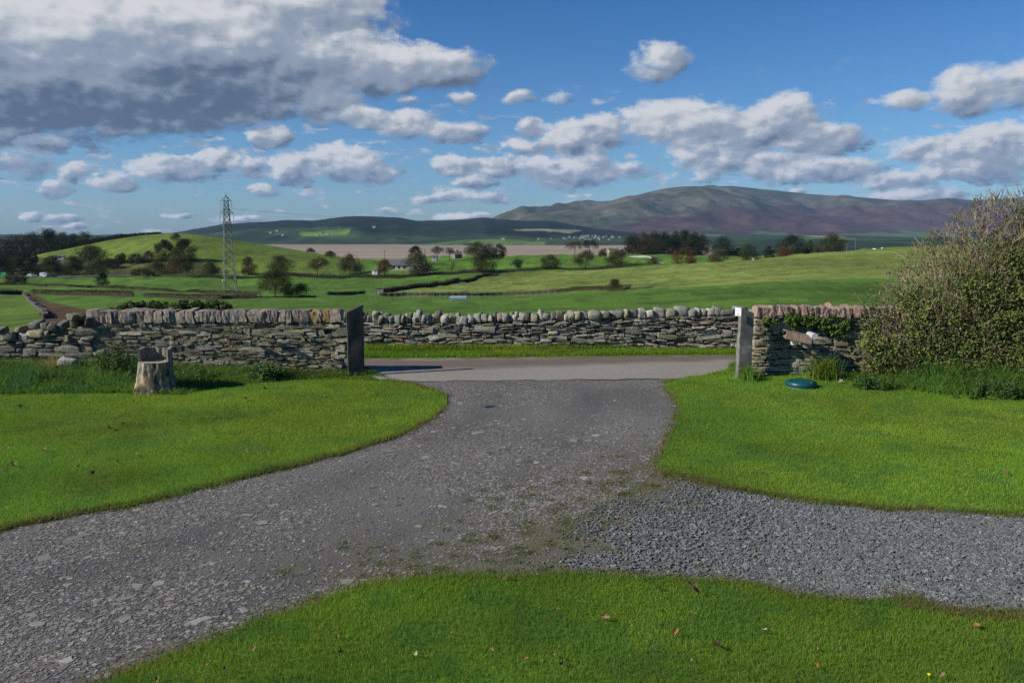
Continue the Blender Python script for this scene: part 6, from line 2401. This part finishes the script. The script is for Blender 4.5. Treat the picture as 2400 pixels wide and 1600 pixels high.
TAN, ORG, PNK, DRK, PAL_ = (0.21, 0.13, 0.06), (0.24, 0.11, 0.04), (0.22, 0.12, 0.085), (0.08, 0.05, 0.03), (0.32, 0.26, 0.17)
UNIQ = [(1628, 1392, 44, .5, TAN, 'largest tan leaf on the front lawn just below the slate gravel edge'), (1419, 1452, 30, .4, PNK, 'pinkish brown leaf lying upright in the middle of the front lawn'),
        (1584, 1487, 26, .7, ORG, 'orange tan leaf in the front lawn below the largest tan leaf'), (1298, 1538, 26, .8, ORG, 'orange brown leaf, upper of the stacked two at the bottom of the lawn'),
        (1317, 1556, 30, .9, DRK, 'dark curled leaf, lower of the stacked two at the bottom of the lawn'), (1231, 1549, 24, .7, ORG, 'orange leaf left of the stacked two at the bottom of the lawn'),
        (1790, 1480, 22, .6, PAL_, 'pale crumpled leaf on the right part of the front lawn'), (1685, 1518, 40, .9, DRK, 'longest dark shrivelled leaf on the front lawn'),
        (1186, 1356, 26, .6, TAN, 'tan leaf on the gravel edge at the top of the front lawn'), (800, 1529, 24, .9, DRK, 'dark brown curled leaf nearest the left end of the front lawn'),
        (2208, 1585, 26, .5, TAN, 'tan leaf at the bottom right of the front lawn'), (1912, 1520, 24, .6, TAN, 'tan leaf in the lower right of the front lawn beside the darker one'),
        (2290, 1468, 28, .3, ORG, 'flat orange leaf by the bare patch at the right of the front lawn'), (2245, 1438, 30, .3, PNK, 'flat reddish leaf on the bare patch at the right gravel edge')]
for a in UNIQ:
    dead_leaf(*a)
for x, y, s_, c_ in [(1306, 1428, 18, TAN), (1402, 1422, 16, TAN), (1478, 1465, 18, TAN), (1545, 1378, 16, ORG), (1620, 1440, 14, DRK), (1622, 1460, 14, DRK), (1535, 1524, 20, DRK), (1620, 1550, 16, TAN), (1843, 1497, 15, ORG), (1884, 1512, 15, DRK),
                     (1912, 1562, 24, ORG), (1057, 1484, 14, ORG), (790, 1495, 20, TAN), (974, 1536, 18, PAL_), (1152, 1524, 18, TAN), (488, 1558, 18, ORG), (528, 1571, 20, DRK), (368, 1595, 22, TAN), (665, 1550, 14, DRK), (595, 1525, 16, TAN), (1800, 1555, 16, DRK), (1708, 1556, 14, DRK)]:
    dead_leaf(x, y, s_, random.uniform(.4, .9), c_, 'small crumpled brown leaf on the front lawn', 'small leaves on the front lawn')
for x, y, s_, c_ in [(50, 955, 15, TAN), (82, 951, 9, PAL_), (205, 940, 12, TAN), (315, 941, 10, TAN), (290, 995, 14, DRK), (258, 1004, 20, TAN), (32, 1092, 22, TAN), (104, 1056, 16, TAN), (208, 1060, 14, ORG), (218, 1113, 16, DRK), (378, 1020, 12, TAN),
                     (412, 982, 12, DRK), (577, 937, 14, TAN), (585, 940, 10, DRK), (620, 913, 14, ORG), (576, 1059, 12, TAN), (711, 965, 9, TAN), (758, 929, 8, TAN), (646, 930, 9, TAN), (276, 1082, 10, ORG), (318, 1066, 10, TAN), (184, 1095, 10, DRK), (18, 1050, 10, TAN), (533, 957, 8, TAN)]:
    dead_leaf(x, y, s_ * 1.4, random.uniform(.4, .9), c_, 'small brown leaf on the lawn left of the drive', 'leaves on the lawn left of the drive')
for x, y, s_, c_ in [(1804, 922, 10, TAN), (1942, 926, 9, TAN), (1970, 896, 16, PAL_), (1889, 1004, 8, TAN), (2034, 971, 10, TAN), (1861, 1120, 9, ORG), (1607, 1093, 12, TAN), (1553, 1090, 10, TAN), (2358, 1108, 10, TAN), (2325, 977, 9, TAN), (2250, 940, 8, PAL_), (1644, 962, 8, ORG), (2092, 917, 8, DRK)]:
    dead_leaf(x, y, s_ * 1.4, random.uniform(.4, .9), c_, 'small brown leaf on the lawn by the teal lid', 'leaves on the lawn by the teal lid')
M_yel = material('petals', 0.6, 0.0, base=(0.72, 0.50, 0.02))
for x, y, lb in ((862, 975, 'yellow dandelion in the lawn left of the drive'), (2178, 1581, 'yellow dandelion in the bottom right of the front lawn')):
    g = gnd(x, y, 0.035)
    e = empty('dandelion', g, lb, 'flower')
    mb = MB()
    mb.lathe(g, [(0.0, 0.010), (0.006, 0.011), (0.012, 0.007), (0.009, 0.0), (0.0, -0.003)], 12)
    mb.build('flower_head', M_yel, e, smooth=True)
    mb = MB()
    mb.tube([g - [0, 0, 0.04], g], 0.002, 5, (0.08, 0.12, 0.03))
    mb.build('stem', M_twig, e)

# ------------------------------------------------------------------ haze over the whole landscape
hz = MB()
hz.box((-15000, -60, -62), (15000, 13500, 900))
M_hz = bpy.data.materials.new('haze')
M_hz.use_nodes = True
t = NT(M_hz.node_tree)
pvn = t.n('ShaderNodeVolumePrincipled')
pvn.inputs['Color'].default_value = (0.36, 0.62, 1.0, 1)
pvn.inputs['Density'].default_value = HAZE
pvn.inputs['Anisotropy'].default_value = 0.0
ov = t.n('ShaderNodeOutputMaterial')
t.put(ov.inputs['Volume'], pvn.outputs[0])
o = hz.build('haze', M_hz, None, origin=(0, 0, 0))
o['kind'] = 'stuff'
